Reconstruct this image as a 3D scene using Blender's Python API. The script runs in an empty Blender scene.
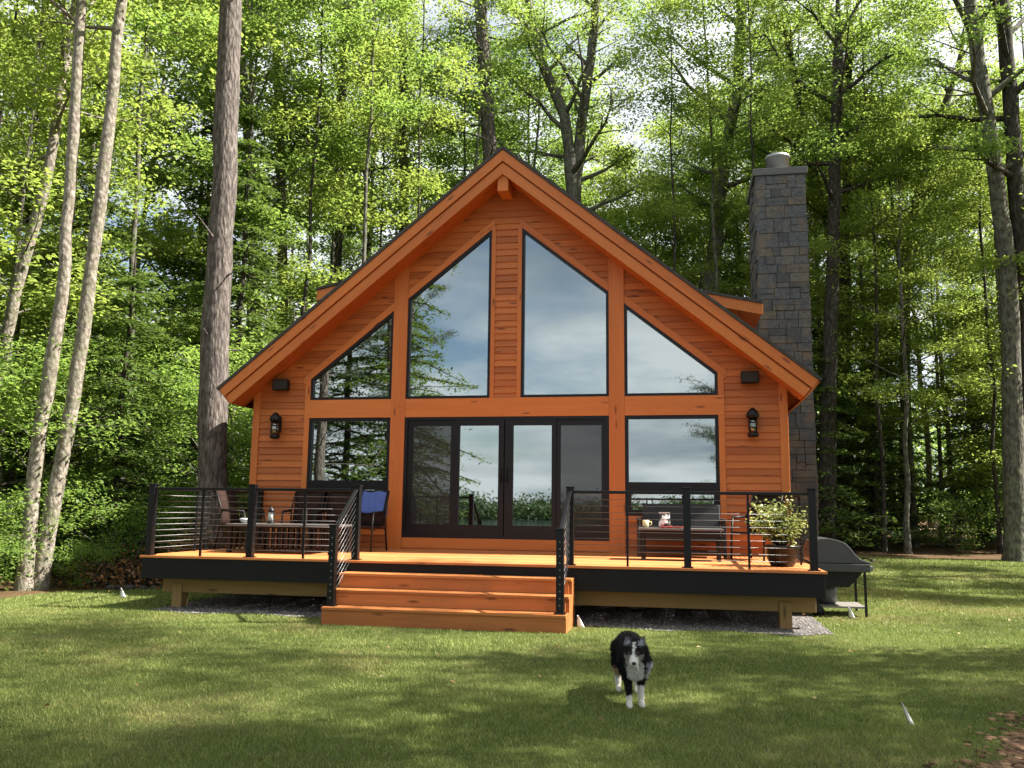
import bpy, bmesh, math, random
import numpy as np
from mathutils import Vector, Matrix
random.seed(11)
S = bpy.context.scene
COL = S.collection
PI = math.pi

# ------------------------------------------------------------------ camera data (metres; deck top = z 0, front wall = y 0)
CX, CY, CZ = 2.977, -14.764, 0.715
FPX = 869.8
_y, _p, _r = math.radians(10.959), math.radians(8.156), math.radians(0.685)
FW = np.array([-math.sin(_y)*math.cos(_p), math.cos(_y)*math.cos(_p), math.sin(_p)])
RT = np.array([math.cos(_y), math.sin(_y), 0.0]); UP = np.cross(RT, FW)
RT2 = RT*math.cos(_r)+UP*math.sin(_r); UP2 = -RT*math.sin(_r)+UP*math.cos(_r)
def at(u, v, Y):
    """point measured in the photo at pixel u,v, on the vertical plane y = Y"""
    d = FW*FPX+RT2*(u-512)-UP2*(v-384)
    q = np.array([CX, CY, CZ])+d*((Y-CY)/d[1])
    return (float(q[0]), float(q[1]), float(q[2]))

def _lerp(x, xs, ys): return np.interp(x, xs, ys)
def ground_z(x, y):
    x = np.asarray(x, float); y = np.asarray(y, float)
    z = _lerp(y, [-600, -60, -30, -24, -14, -9, -6, 6, 13, 20, 34, 60, 600], [-4, -4, -2.9, -2.2, -.93, -.80, -.75, -.75, -.60, -.42, -.05, .6, 6])
    z = z+.04*np.sin(x*.5+.7)*np.sin(y*.43)*np.clip((np.hypot(x, y+1)-6)/6, 0, 1)
    z = z+np.clip((-x-9)/14, 0, 1)*.5*np.clip((y+6)/8, 0, 1)
    return z
def gz(x, y): return float(ground_z(x, y))

# ------------------------------------------------------------------ object helpers
def tag(o, label=None, cat=None, group=None, kind=None):
    if label: o['label'] = label
    if cat: o['category'] = cat
    if group: o['group'] = group
    if kind: o['kind'] = kind
    return o
def thing(name, loc, label, cat, group=None, rz=0.0):
    o = bpy.data.objects.new(name, None); COL.objects.link(o)
    o.location = loc; o.rotation_euler = (0, 0, rz); o.empty_display_size = .2
    return tag(o, label, cat, group)
def base_of(p):
    v = Vector((0, 0, 0))
    while p is not None:
        v = v+p.location; p = p.parent
    return v
def mesh_np(name, V, F, attrs=None, smooth=False):
    """V (n,3); F (m,k) constant-size faces"""
    V = np.asarray(V, np.float32); F = np.asarray(F, np.int32)
    me = bpy.data.meshes.new(name)
    n, (m, k) = len(V), F.shape
    me.vertices.add(n); me.vertices.foreach_set('co', V.ravel())
    me.loops.add(m*k); me.loops.foreach_set('vertex_index', F.ravel())
    me.polygons.add(m)
    me.polygons.foreach_set('loop_start', np.arange(m, dtype=np.int32)*k)
    me.polygons.foreach_set('loop_total', np.full(m, k, np.int32))
    if smooth: me.polygons.foreach_set('use_smooth', np.ones(m, bool))
    for an, arr in (attrs or {}).items():
        arr = np.asarray(arr, np.float32)
        if arr.ndim == 1:
            a = me.attributes.new(an, 'FLOAT', 'POINT'); a.data.foreach_set('value', arr)
        elif arr.shape[1] == 3:
            a = me.attributes.new(an, 'FLOAT_VECTOR', 'POINT'); a.data.foreach_set('vector', arr.ravel())
        else:
            a = me.attributes.new(an, 'FLOAT_COLOR', 'POINT'); a.data.foreach_set('color', arr.ravel())
    me.update(calc_edges=True)
    return me
def link(name, me, mat=None, parent=None):
    o = bpy.data.objects.new(name, me); COL.objects.link(o)
    if mat: me.materials.append(mat)
    if parent is not None: o.parent = parent
    return o
AX = {'x': 0, 'y': 1, 'z': 2}
class MB:
    """collects shapes, links them as ONE mesh object; keeps grain coordinates and a random value for every board"""
    def __init__(s): s.v = []; s.f = []; s.g = []; s.r = []; s.sm = []
    def add(s, V, F, axis='x', gdir=None, rnd=None, smooth=False):
        b = len(s.v); off = (random.uniform(0, 40), random.uniform(0, 9), random.uniform(0, 9))
        rnd = random.random() if rnd is None else rnd
        if gdir is not None:
            a = Vector(gdir).normalized(); c = a.orthogonal().normalized(); d = a.cross(c)
        else:
            i = AX[axis]; e = [Vector((1, 0, 0)), Vector((0, 1, 0)), Vector((0, 0, 1))]
            a, c, d = e[i], e[(i+1) % 3], e[(i+2) % 3]
        for p in V:
            p = Vector(p); s.v.append(tuple(p)); s.r.append(rnd)
            s.g.append((p.dot(a)+off[0], p.dot(c)+off[1], p.dot(d)+off[2]))
        for f in F: s.f.append([b+i for i in f]); s.sm.append(smooth)
        return s
    def box(s, x0, x1, y0, y1, z0, z1, axis=None, rnd=None):
        if axis is None: axis = max((x1-x0, 'x'), (y1-y0, 'y'), (z1-z0, 'z'))[1]
        V = [(x, y, z) for z in (z0, z1) for y in (y0, y1) for x in (x0, x1)]
        F = [(0, 2, 3, 1), (4, 5, 7, 6), (0, 1, 5, 4), (1, 3, 7, 5), (3, 2, 6, 7), (2, 0, 4, 6)]
        return s.add(V, F, axis, rnd=rnd)
    def prism_y(s, poly, y0, y1, axis='x', gdir=None, rnd=None):
        n = len(poly); V = [(x, y0, z) for x, z in poly]+[(x, y1, z) for x, z in poly]
        F = [tuple(range(n)), tuple(range(2*n-1, n-1, -1))]+[(i+n, (i+1) % n+n, (i+1) % n, i) for i in range(n)]
        ar = sum(poly[i][0]*poly[(i+1) % n][1]-poly[(i+1) % n][0]*poly[i][1] for i in range(n))
        if ar < 0: F = [tuple(reversed(f)) for f in F]
        return s.add(V, F, axis, gdir, rnd)
    def prism_z(s, poly, z0, z1, rnd=None):
        n = len(poly); V = [(x, y, z0) for x, y in poly]+[(x, y, z1) for x, y in poly]
        F = [tuple(range(n-1, -1, -1)), tuple(range(n, 2*n))]+[(i, (i+1) % n, (i+1) % n+n, i+n) for i in range(n)]
        return s.add(V, F, rnd=rnd)
    def tube(s, pts, rad, n=8, cap=True, rnd=None, smooth=True):
        pts = [Vector(p) for p in pts]
        rads = rad if isinstance(rad, (list, tuple)) else [rad]*len(pts)
        V = []; F = []; prev = None
        for i, p in enumerate(pts):
            t = (pts[min(i+1, len(pts)-1)]-pts[max(i-1, 0)]).normalized()
            if prev is None: a = t.orthogonal().normalized()
            else:
                a = prev-t*prev.dot(t); a = a.normalized() if a.length > 1e-6 else t.orthogonal().normalized()
            prev = a; b = t.cross(a)
            for k in range(n):
                w = 2*PI*k/n; V.append(p+(a*math.cos(w)+b*math.sin(w))*rads[i])
        for i in range(len(pts)-1):
            for k in range(n):
                F.append((i*n+k, i*n+(k+1) % n, (i+1)*n+(k+1) % n, (i+1)*n+k))
        if cap: F.append(tuple(range(n-1, -1, -1))); F.append(tuple(range((len(pts)-1)*n, len(pts)*n)))
        return s.add(V, F, gdir=(pts[-1]-pts[0]) if (pts[-1]-pts[0]).length > 1e-6 else (0, 0, 1), rnd=rnd, smooth=smooth)
    def lathe(s, c, prof, n=20, rnd=None):
        """prof: list of (r,z) from bottom to top"""
        V = []; F = []
        for r, z in prof:
            for k in range(n):
                w = 2*PI*k/n; V.append((c[0]+r*math.cos(w), c[1]+r*math.sin(w), c[2]+z))
        for i in range(len(prof)-1):
            for k in range(n): F.append((i*n+k, i*n+(k+1) % n, (i+1)*n+(k+1) % n, (i+1)*n+k))
        F.append(tuple(range(n-1, -1, -1))); F.append(tuple(range((len(prof)-1)*n, len(prof)*n)))
        return s.add(V, F, 'z', rnd=rnd, smooth=True)
    def ball(s, c, r, n=10, sc=(1, 1, 1)):
        prof = [(max(1e-4, r*math.sin(PI*i/n)), -r*math.cos(PI*i/n)) for i in range(n+1)]
        b = len(s.v); s.lathe((0, 0, 0), prof, 2*n)
        for i in range(b, len(s.v)):
            p = s.v[i]; s.v[i] = (p[0]*sc[0]+c[0], p[1]*sc[1]+c[1], p[2]*sc[2]+c[2])
        return s
    def build(s, name, mat, parent=None, bevel=0.0, seg=2):
        o_ = base_of(parent) if parent is not None else Vector((0, 0, 0))
        me = bpy.data.meshes.new(name)
        me.from_pydata([(p[0]-o_.x, p[1]-o_.y, p[2]-o_.z) for p in s.v], [], s.f)
        a = me.attributes.new('gv', 'FLOAT_VECTOR', 'POINT'); a.data.foreach_set('vector', [c for g in s.g for c in g])
        a = me.attributes.new('rnd', 'FLOAT', 'POINT'); a.data.foreach_set('value', s.r)
        if any(s.sm): me.polygons.foreach_set('use_smooth', s.sm)
        o = link(name, me, mat, parent)
        if bevel:
            m = o.modifiers.new('edge', 'BEVEL'); m.width = bevel; m.segments = seg; m.limit_method = 'ANGLE'; m.angle_limit = math.radians(35)
        return o
def copy_tree(o, parent=None):
    c = o.copy(); COL.objects.link(c); c.parent = parent
    for ch in list(o.children): copy_tree(ch, c)
    return c

# ------------------------------------------------------------------ materials
class NT:
    def __init__(s, name):
        s.m = bpy.data.materials.new(name); s.m.use_nodes = True; s.t = s.m.node_tree; s.t.nodes.clear()
        s.out = s.n('ShaderNodeOutputMaterial')
    def n(s, typ, **kw):
        nd = s.t.nodes.new(typ)
        for k, v in kw.items():
            if k.startswith('_'): setattr(nd, k[1:], v)
            else:
                nd.inputs[k.replace('__', ' ')].default_value = v
        return nd
    def l(s, a, b): s.t.links.new(a, b)
    def attr(s, name): return s.n('ShaderNodeAttribute', _attribute_name=name)
    def ramp(s, fac, stops, interp='LINEAR'):
        r = s.n('ShaderNodeValToRGB'); r.color_ramp.interpolation = interp
        el = r.color_ramp.elements
        while len(el) < len(stops): el.new(.5)
        for e, (p, c) in zip(el, stops):
            e.position = p; e.color = (c[0], c[1], c[2], 1) if isinstance(c, (tuple, list)) else (c, c, c, 1)
        s.l(fac, r.inputs[0]); return r.outputs[0]
    def noise(s, vec, scale, detail=4, rough=.55):
        k = s.n('ShaderNodeTexNoise'); k.inputs['Scale'].default_value = scale; k.inputs['Detail'].default_value = detail; k.inputs['Roughness'].default_value = rough
        if vec is not None: s.l(vec, k.inputs['Vector'])
        return k.outputs['Fac']
    def mapping(s, vec, scale=(1, 1, 1), loc=(0, 0, 0)):
        m = s.n('ShaderNodeMapping'); m.inputs['Scale'].default_value = scale; m.inputs['Location'].default_value = loc
        s.l(vec, m.inputs['Vector']); return m.outputs[0]
    def mix(s, a, b, fac, mode='MIX'):
        m = s.n('ShaderNodeMix', _data_type='RGBA', _blend_type=mode)
        for sock, v in ((m.inputs[6], a), (m.inputs[7], b), (m.inputs[0], fac)):
            if hasattr(v, 'links'): s.l(v, sock)
            elif isinstance(v, (tuple, list)): sock.default_value = (v[0], v[1], v[2], 1)
            else: sock.default_value = v if sock == m.inputs[0] else (v, v, v, 1)
        return m.outputs[2]
    def math(s, op, a, b=0.0, clamp=False):
        m = s.n('ShaderNodeMath', _operation=op, _use_clamp=clamp)
        for i, v in enumerate((a, b)):
            if hasattr(v, 'links'): s.l(v, m.inputs[i])
            else: m.inputs[i].default_value = v
        return m.outputs[0]
    def coord(s, which='Object'): return s.n('ShaderNodeTexCoord').outputs[which]
    def bump(s, h, strength=.3, dist=.01):
        b = s.n('ShaderNodeBump'); b.inputs['Strength'].default_value = strength; b.inputs['Distance'].default_value = dist
        s.l(h, b.inputs['Height']); return b.outputs[0]
    def bsdf(s, color, rough=.6, metal=0.0, normal=None, spec=.5):
        b = s.n('ShaderNodeBsdfPrincipled')
        for nm, v in (('Base Color', color), ('Roughness', rough), ('Metallic', metal), ('Specular IOR Level', spec)):
            if hasattr(v, 'links'): s.l(v, b.inputs[nm])
            elif isinstance(v, (tuple, list)): b.inputs[nm].default_value = (v[0], v[1], v[2], 1)
            else: b.inputs[nm].default_value = v
        if normal is not None: s.l(normal, b.inputs['Normal'])
        return b
    def done(s, sh):
        s.l(sh.outputs[0] if hasattr(sh, 'outputs') else sh, s.out.inputs['Surface']); return s.m

def wood(name, light, dark, knot=(.10, .025, .01), rough=.55, spread=.45, grain=1.0):
    t = NT(name); g = t.attr('gv').outputs['Vector']; r = t.attr('rnd').outputs['Fac']
    n1 = t.noise(t.mapping(g, (1.1, 22, 22)), 1.0, 5, .6)
    n2 = t.noise(t.mapping(g, (.35, 3.0, 3.0)), 1.0, 3)
    f = t.math('ADD', t.math('MULTIPLY', n1, .55*grain), t.math('MULTIPLY', n2, .45))
    f = t.math('ADD', f, t.math('MULTIPLY', t.math('SUBTRACT', r, .5), spread))
    c = t.ramp(f, [(.22, dark), (.72, light)])
    v = t.n('ShaderNodeTexVoronoi'); t.l(t.mapping(g, (1.7, 7.5, 7.5)), v.inputs['Vector']); v.inputs['Scale'].default_value = 1.0
    k = t.ramp(v.outputs['Distance'], [(.07, 1.0), (.19, 0.0)])
    c = t.mix(c, knot, t.math('MULTIPLY', k, .85))
    return t.done(t.bsdf(c, rough, normal=t.bump(n1, .25, .003), spec=.35))
def plain(name, col, rough=.5, metal=0.0, var=.15, scale=12.0, spec=.5, bump=0.0):
    t = NT(name); n = t.noise(t.coord(), scale, 4)
    c = t.mix(tuple(max(0, x*(1-var)) for x in col), tuple(min(1, x*(1+var)) for x in col), n)
    nm = t.bump(n, bump, .004) if bump else None
    rr = t.math('ADD', t.math('MULTIPLY', n, .2), rough-.1)
    return t.done(t.bsdf(c, rr, metal, nm, spec))

M = {}
M['siding'] = wood('stained_siding', (.53, .158, .034), (.31, .082, .018), spread=.42, rough=.55)
M['trim'] = wood('stained_trim', (.60, .190, .042), (.43, .116, .025), spread=.25, rough=.5)
M['soffit'] = wood('stained_soffit', (.50, .13, .03), (.30, .07, .018), spread=.5)
M['deckwood'] = wood('stained_deck_boards', (.62, .23, .075), (.42, .13, .04), spread=.5, rough=.6)
M['stepwood'] = wood('stained_step_boards', (.55, .20, .060), (.33, .105, .03), spread=.4, rough=.6)
M['treated'] = wood('pressure_treated_lumber', (.33, .22, .085), (.22, .135, .05), knot=(.08, .045, .02), spread=.2, rough=.75)
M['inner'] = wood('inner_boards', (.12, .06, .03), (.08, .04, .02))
M['black_metal'] = plain('black_powder_coat', (.0045, .0045, .0055), .42, spec=.3)
M['fascia'] = plain('black_fascia_paint', (.006, .006, .0075), .55, scale=3, spec=.25)
M['bronze'] = plain('dark_bronze_frame', (.006, .005, .007), .4, spec=.3)
M['steel'] = plain('stainless_cable', (.17, .17, .175), .45, 1.0)
M['flue'] = plain('galvanised_flue', (.36, .37, .39), .5, 1.0, var=.25, scale=6)
M['flashing'] = plain('grey_stone_cap', (.10, .10, .098), .6, bump=.3)

def glass_mat(name, refl, tint, gloss=(.87, .96, .95)):
    t = NT(name)
    nz = t.noise(t.mapping(t.coord(), (.5, .5, .35)), 1.3, 1, .3)
    nm = t.bump(nz, .035, .02)
    g = t.n('ShaderNodeBsdfGlossy'); g.inputs['Color'].default_value = (*gloss, 1); g.inputs['Roughness'].default_value = .012; t.l(nm, g.inputs['Normal'])
    tr = t.n('ShaderNodeBsdfTransparent'); tr.inputs['Color'].default_value = (*tint, 1)
    mx = t.n('ShaderNodeMixShader'); mx.inputs[0].default_value = refl
    t.l(tr.outputs[0], mx.inputs[1]); t.l(g.outputs[0], mx.inputs[2])
    return t.done(mx)
M['glass'] = glass_mat('coated_window_glass', .45, (.40, .44, .44))
M['lamp_glass'] = glass_mat('lantern_glass', .25, (.7, .72, .7))
def screen_mat():
    t = NT('insect_screen_mesh')
    d = t.bsdf((.02, .02, .02), .6); tr = t.n('ShaderNodeBsdfTransparent')
    mx = t.n('ShaderNodeMixShader'); mx.inputs[0].default_value = .6
    t.l(tr.outputs[0], mx.inputs[1]); t.l(d.outputs[0], mx.inputs[2]); return t.done(mx)
M['screen'] = screen_mat()

def shingles():
    t = NT('dark_asphalt_shingles'); c = t.coord()
    b = t.n('ShaderNodeTexBrick'); t.l(t.mapping(c, (1, 1, 1)), b.inputs['Vector']); b.inputs['Scale'].default_value = 6
    b.inputs['Color1'].default_value = (.035, .033, .033, 1); b.inputs['Color2'].default_value = (.06, .055, .052, 1); b.inputs['Mortar'].default_value = (.015, .015, .015, 1)
    n = t.noise(c, 90, 3)
    return t.done(t.bsdf(t.mix(b.outputs['Color'], (.08, .075, .07), t.math('MULTIPLY', n, .4)), .9, normal=t.bump(n, .4, .004)))
M['shingle'] = shingles()
def stone():
    t = NT('ashlar_stone'); c = t.coord(); r = t.attr('rnd').outputs['Fac']
    col = t.ramp(r, [(0, (.075, .077, .088)), (.16, (.118, .118, .130)), (.36, (.096, .098, .112)), (.55, (.145, .142, .145)), (.72, (.16, .132, .105)), (.80, (.112, .116, .132)), (1, (.17, .167, .17))], 'CONSTANT')
    n = t.noise(c, 14, 6, .65); n2 = t.noise(c, 3.0, 3)
    col = t.mix(col, (.05, .05, .055), t.ramp(n, [(.38, .85), (.62, 0.0)]))
    col = t.mix(col, (.17, .125, .085), t.math('MULTIPLY', t.ramp(n2, [(.48, 0.0), (.62, 1.0)]), .55))
    return t.done(t.bsdf(col, .85, normal=t.bump(n, .7, .02)))
M['stone'] = stone(); M['mortar'] = plain('stone_mortar', (.048, .047, .047), .95, scale=30, bump=.4)

def leaf_mat(name, cols, trans_col, tr=.42, gloss=.35):
    t = NT(name); r = t.attr('rnd').outputs['Fac']; oi = t.n('ShaderNodeObjectInfo')
    f = t.math('ADD', t.math('MULTIPLY', r, .72), t.math('MULTIPLY', oi.outputs['Random'], .28))
    n = len(cols); c = t.ramp(f, [(i/(n-1), x) for i, x in enumerate(cols)])
    b = t.bsdf(c, .5, spec=gloss)
    ts = t.n('ShaderNodeBsdfTranslucent'); t.l(t.mix(c, trans_col, .6), ts.inputs['Color'])
    mx = t.n('ShaderNodeMixShader'); mx.inputs[0].default_value = tr
    t.l(b.outputs[0], mx.inputs[1]); t.l(ts.outputs[0], mx.inputs[2]); return t.done(mx)
M['maple'] = leaf_mat('broad_leaves', [(.065, .13, .032), (.105, .19, .042), (.15, .245, .052), (.21, .30, .07)], (.38, .54, .10), .54)
M['spring'] = leaf_mat('young_yellow_leaves', [(.10, .155, .03), (.16, .23, .044), (.21, .285, .058), (.27, .34, .085)], (.46, .58, .11), .54)
M['hemlock'] = leaf_mat('hemlock_sprays', [(.04, .075, .022), (.065, .115, .03), (.095, .155, .036), (.14, .20, .045)], (.22, .32, .05), .35)
M['pine'] = leaf_mat('pine_needles', [(.022, .042, .016), (.04, .07, .024), (.06, .10, .03)], (.10, .15, .03), .2)
M['variegated'] = leaf_mat('variegated_leaves', [(.10, .17, .035), (.22, .28, .07), (.42, .46, .15), (.70, .68, .38)], (.5, .5, .15), .3)
M['dead_leaf'] = leaf_mat('dry_brown_leaves', [(.10, .045, .02), (.17, .075, .03), (.25, .12, .05)], (.3, .13, .04), .2)

def bark(name, c1, c2, c3, sc=(9, 9, 1.6), spot=None, depth=.03):
    t = NT(name); c = t.coord()
    n1 = t.noise(t.mapping(c, sc), 1.0, 6, .65)
    v = t.n('ShaderNodeTexVoronoi'); t.l(t.mapping(c, (sc[0]*1.2, sc[1]*1.2, sc[2]*1.2)), v.inputs['Vector']); v.inputs['Scale'].default_value = 1.0
    n2 = t.noise(c, 4.5, 4)
    col = t.ramp(n1, [(.3, c1), (.5, c2), (.7, c3)])
    col = t.mix(col, c1, t.ramp(v.outputs['Distance'], [(.45, 0.0), (.75, .75)]))
    if spot:
        col = t.mix(col, spot, t.ramp(n2, [(.48, 0.0), (.60, .7)]))
    h = t.math('SUBTRACT', n1, t.math('MULTIPLY', v.outputs['Distance'], .6))
    return t.done(t.bsdf(col, .9, normal=t.bump(h, .8, depth), spec=.2))
M['pine_bark'] = bark('pine_bark', (.05, .041, .037), (.135, .115, .104), (.235, .205, .188), (17, 17, 4.5), depth=.05)
M['pale_bark'] = bark('pale_maple_bark', (.10, .085, .07), (.25, .22, .185), (.40, .36, .31), (13, 13, 8.0), spot=(.15, .15, .10), depth=.03)
M['grey_bark'] = bark('grey_bark', (.045, .04, .034), (.11, .10, .086), (.20, .185, .16), (15, 15, 4.5), spot=(.16, .17, .12))
M['dark_bark'] = bark('dark_bark', (.022, .019, .016), (.058, .05, .042), (.11, .095, .08), (15, 15, 4.5))

# ------------------------------------------------------------------ sky, sun, camera
SUN_EL, SUN_AZ = math.radians(47), math.radians(10)      # from the right, azimuth from +x towards +y
sv = Vector((math.cos(SUN_EL)*math.cos(SUN_AZ), math.cos(SUN_EL)*math.sin(SUN_AZ), math.sin(SUN_EL)))
SKY = .050
w = bpy.data.worlds.new('World'); S.world = w; w.use_nodes = True
nt = w.node_tree; nt.nodes.clear()
def wn(typ, **kw):
    n = nt.nodes.new(typ)
    for k, v in kw.items(): setattr(n, k, v)
    return n
wout = wn('ShaderNodeOutputWorld'); bg = wn('ShaderNodeBackground'); bg.inputs['Strength'].default_value = SKY
sky = wn('ShaderNodeTexSky', sky_type='NISHITA', sun_disc=False, sun_elevation=SUN_EL, sun_rotation=PI/2-SUN_AZ)
tc = wn('ShaderNodeTexCoord'); sep = wn('ShaderNodeSeparateXYZ'); nt.links.new(tc.outputs['Generated'], sep.inputs[0])
def wmath(op, a, b):
    m = wn('ShaderNodeMath', operation=op)
    for i, v in enumerate((a, b)):
        if hasattr(v, 'links'): nt.links.new(v, m.inputs[i])
        else: m.inputs[i].default_value = v
    return m.outputs[0]
den = wmath('ADD', wmath('MAXIMUM', sep.outputs['Z'], 0.0), .22)
cmb = wn('ShaderNodeCombineXYZ')
nt.links.new(wmath('DIVIDE', sep.outputs['X'], den), cmb.inputs[0]); nt.links.new(wmath('DIVIDE', sep.outputs['Y'], den), cmb.inputs[1])
cn = wn('ShaderNodeTexNoise'); cn.inputs['Scale'].default_value = .9; cn.inputs['Detail'].default_value = 7; cn.inputs['Roughness'].default_value = .55; nt.links.new(cmb.outputs[0], cn.inputs['Vector'])
cn2 = wn('ShaderNodeTexNoise'); cn2.inputs['Scale'].default_value = 1.1; cn2.inputs['Detail'].default_value = 5
mp = wn('ShaderNodeMapping'); mp.inputs['Location'].default_value = (4.3, 7.7, 0); nt.links.new(cmb.outputs[0], mp.inputs['Vector']); nt.links.new(mp.outputs[0], cn2.inputs['Vector'])
r1 = wn('ShaderNodeValToRGB'); r1.color_ramp.elements[0].position = .33; r1.color_ramp.elements[1].position = .47; nt.links.new(cn.outputs['Fac'], r1.inputs[0])
r2 = wn('ShaderNodeValToRGB'); nt.links.new(cn2.outputs['Fac'], r2.inputs[0])
r2.color_ramp.elements[0].position = .33; r2.color_ramp.elements[0].color = (2.7, 3.2, 3.7, 1)
r2.color_ramp.elements[1].position = .56; r2.color_ramp.elements[1].color = (7.4, 7.6, 7.8, 1)
mxw = wn('ShaderNodeMix', data_type='RGBA'); nt.links.new(r1.outputs[0], mxw.inputs[0]); nt.links.new(sky.outputs[0], mxw.inputs[6]); nt.links.new(r2.outputs[0], mxw.inputs[7])
nt.links.new(mxw.outputs[2], bg.inputs['Color']); nt.links.new(bg.outputs[0], wout.inputs['Surface'])
sl = bpy.data.lights.new('sun', 'SUN'); sl.energy = 5.0; sl.angle = math.radians(.55); sl.color = (1.0, .93, .82)
so = bpy.data.objects.new('sun', sl); COL.objects.link(so); so.rotation_euler = sv.to_track_quat('Z', 'Y').to_euler(); so.location = (30, 0, 40)
cam = bpy.data.cameras.new('camera'); co = bpy.data.objects.new('camera', cam); COL.objects.link(co); S.camera = co
cam.sensor_width = 36; cam.lens = FPX/1024*36; cam.clip_end = 2000; cam.clip_start = .05
co.matrix_world = Matrix(((RT2[0], UP2[0], -FW[0], CX), (RT2[1], UP2[1], -FW[1], CY), (RT2[2], UP2[2], -FW[2], CZ), (0, 0, 0, 1)))
S.view_settings.view_transform = 'Standard'; S.view_settings.look = 'None'; S.view_settings.gamma = 1; S.view_settings.exposure = 1.92
S.cycles.max_bounces = 7; S.cycles.diffuse_bounces = 3; S.cycles.glossy_bounces = 3; S.cycles.transmission_bounces = 4; S.cycles.transparent_max_bounces = 10
S.cycles.caustics_reflective = False; S.cycles.caustics_refractive = False; S.cycles.use_denoising = True
S.cycles.sample_clamp_indirect = 6

# ------------------------------------------------------------------ ground
def ground_mat():
    t = NT('forest_floor'); c = t.coord()
    n = t.noise(c, 1.1, 5); n2 = t.noise(c, 19, 5, .7)
    col = t.ramp(n, [(.3, (.055, .032, .017)), (.5, (.095, .06, .032)), (.65, (.075, .06, .03)), (.75, (.05, .06, .022))])
    col = t.mix(col, (.20, .125, .07), t.math('MULTIPLY', t.ramp(n2, [(.5, 0.0), (.68, 1.0)]), .6))
    return t.done(t.bsdf(col, .95, normal=t.bump(n2, .8, .04), spec=.1))
def lawn_mat():
    t = NT('lawn_turf'); c = t.coord()
    n = t.noise(c, .8, 5); n2 = t.noise(c, 40, 4, .7)
    col = t.ramp(n, [(.35, (.09, .115, .03)), (.55, (.13, .155, .045)), (.7, (.18, .155, .07))])
    col = t.mix(col, (.03, .04, .012), t.math('MULTIPLY', n2, .7))
    return t.done(t.bsdf(col, .95, normal=t.bump(n2, .8, .03), spec=.1))
def blade_mat():
    t = NT('grass_blades'); c = t.coord(); r = t.attr('rnd').outputs['Fac']
    n = t.noise(c, .75, 5, .6); n3 = t.noise(c, 5.0, 3)
    f = t.math('ADD', t.math('MULTIPLY', r, .5), t.math('MULTIPLY', n3, .5))
    col = t.ramp(f, [(.15, (.115, .160, .036)), (.5, (.205, .255, .066)), (.85, (.33, .36, .13))])
    col = t.mix(col, (.34, .27, .12), t.math('MULTIPLY', t.ramp(n, [(.50, 0.0), (.66, 1.0)]), t.ramp(r, [(.2, 0.0), (.9, .85)])))
    b = t.bsdf(col, .6, spec=.25); ts = t.n('ShaderNodeBsdfTranslucent'); t.l(t.mix(col, (.25, .36, .06), .4), ts.inputs['Color'])
    mx = t.n('ShaderNodeMixShader'); mx.inputs[0].default_value = .3
    t.l(b.outputs[0], mx.inputs[1]); t.l(ts.outputs[0], mx.inputs[2]); return t.done(mx)
GM, LM, BM = ground_mat(), lawn_mat(), blade_mat()
xs = np.concatenate([[-600, -300, -150, -90, -60, -45], np.arange(-36, -12, 1.5), np.arange(-12, 17, .25), np.arange(17, 42, 1.5), [45, 60, 90, 150, 300, 600]])
ys = np.concatenate([[-600, -300, -150, -90, -60, -45], np.arange(-36, -15, 1.0), np.arange(-15, 16, .25), np.arange(16, 42, 1.5), [45, 60, 90, 150, 300, 600]])
def grid(xa, ya, dz, keep=None):
    X, Y = np.meshgrid(xa, ya, indexing='ij'); Z = ground_z(X, Y)+dz
    V = np.stack([X, Y, Z], -1).reshape(-1, 3); ny = len(ya)
    i, j = np.meshgrid(np.arange(len(xa)-1), np.arange(ny-1), indexing='ij')
    F = np.stack([i*ny+j, (i+1)*ny+j, (i+1)*ny+j+1, i*ny+j+1], -1).reshape(-1, 4)
    if keep is not None:
        c = V[F].mean(1); F = F[keep(c[:, 0], c[:, 1])]
        used = np.unique(F); remap = np.zeros(len(V), int); remap[used] = np.arange(len(used)); V = V[used]; F = remap[F]
    return V, F
def lawn_left(y): return _lerp(y, [-40, -9, -4, -2.6, -1.6, -.8, .2, 1.5, 6, 14], [-9.5, -8.3, -7.6, -7.3, -6.9, -6.2, -5.7, -5.2, 4.5, 5.5])
def lawn_far(x): return _lerp(x, [-10, 4, 6, 9, 13, 20], [2, 9, 12.2, 12.8, 13.2, 12.0])
def mulch_d(x, y): return np.where(x > 4.0, ((-7.75+(x-5.45)*1.45)-y)*.57+.10*np.sin(x*5)+.06*np.sin(y*9)+.05*np.sin(x*23+y*17)+.05*np.sin(y*31-x*11), -9)
def in_mulch(x, y): return (y < -7.75+(x-5.45)*1.45+.18*np.sin(x*5)+.1*np.sin(y*9)) & (x > 4.0)
def in_house(x, y): return (np.abs(x) < 4.65) & (y > -.05)
def in_lawn(x, y):
    e = .12*np.sin(x*3.1)+.1*np.sin(x*7.7+1)+.12*np.sin(y*3.7)
    return (x > lawn_left(y)+e) & (x < 17) & (y < lawn_far(x)+e) & (y > -24)
V, F = grid(xs, ys, 0.0); o = link('ground', mesh_np('ground', V, F, smooth=True), GM); tag(o, kind='structure')
V, F = grid(xs, ys, .012, lambda x, y: in_lawn(x, y)); o = link('lawn', mesh_np('lawn', V, F, smooth=True), LM); tag(o, kind='structure')
xm = np.arange(4.0, 9.01, .05); ym = np.arange(-13, -5.9, .05)
V, F = grid(xm, ym, .022, in_mulch); mm = plain('mulch_bed', (.12, .060, .034), .95, var=.85, scale=45, bump=1.0)
o = link('mulch_bed', mesh_np('mulch_bed', V, F, smooth=True), mm); tag(o, kind='structure')
V = [(-600, -620, -3.2), (600, -620, -3.2), (600, -31, -3.2), (-600, -31, -3.2)]
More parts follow.
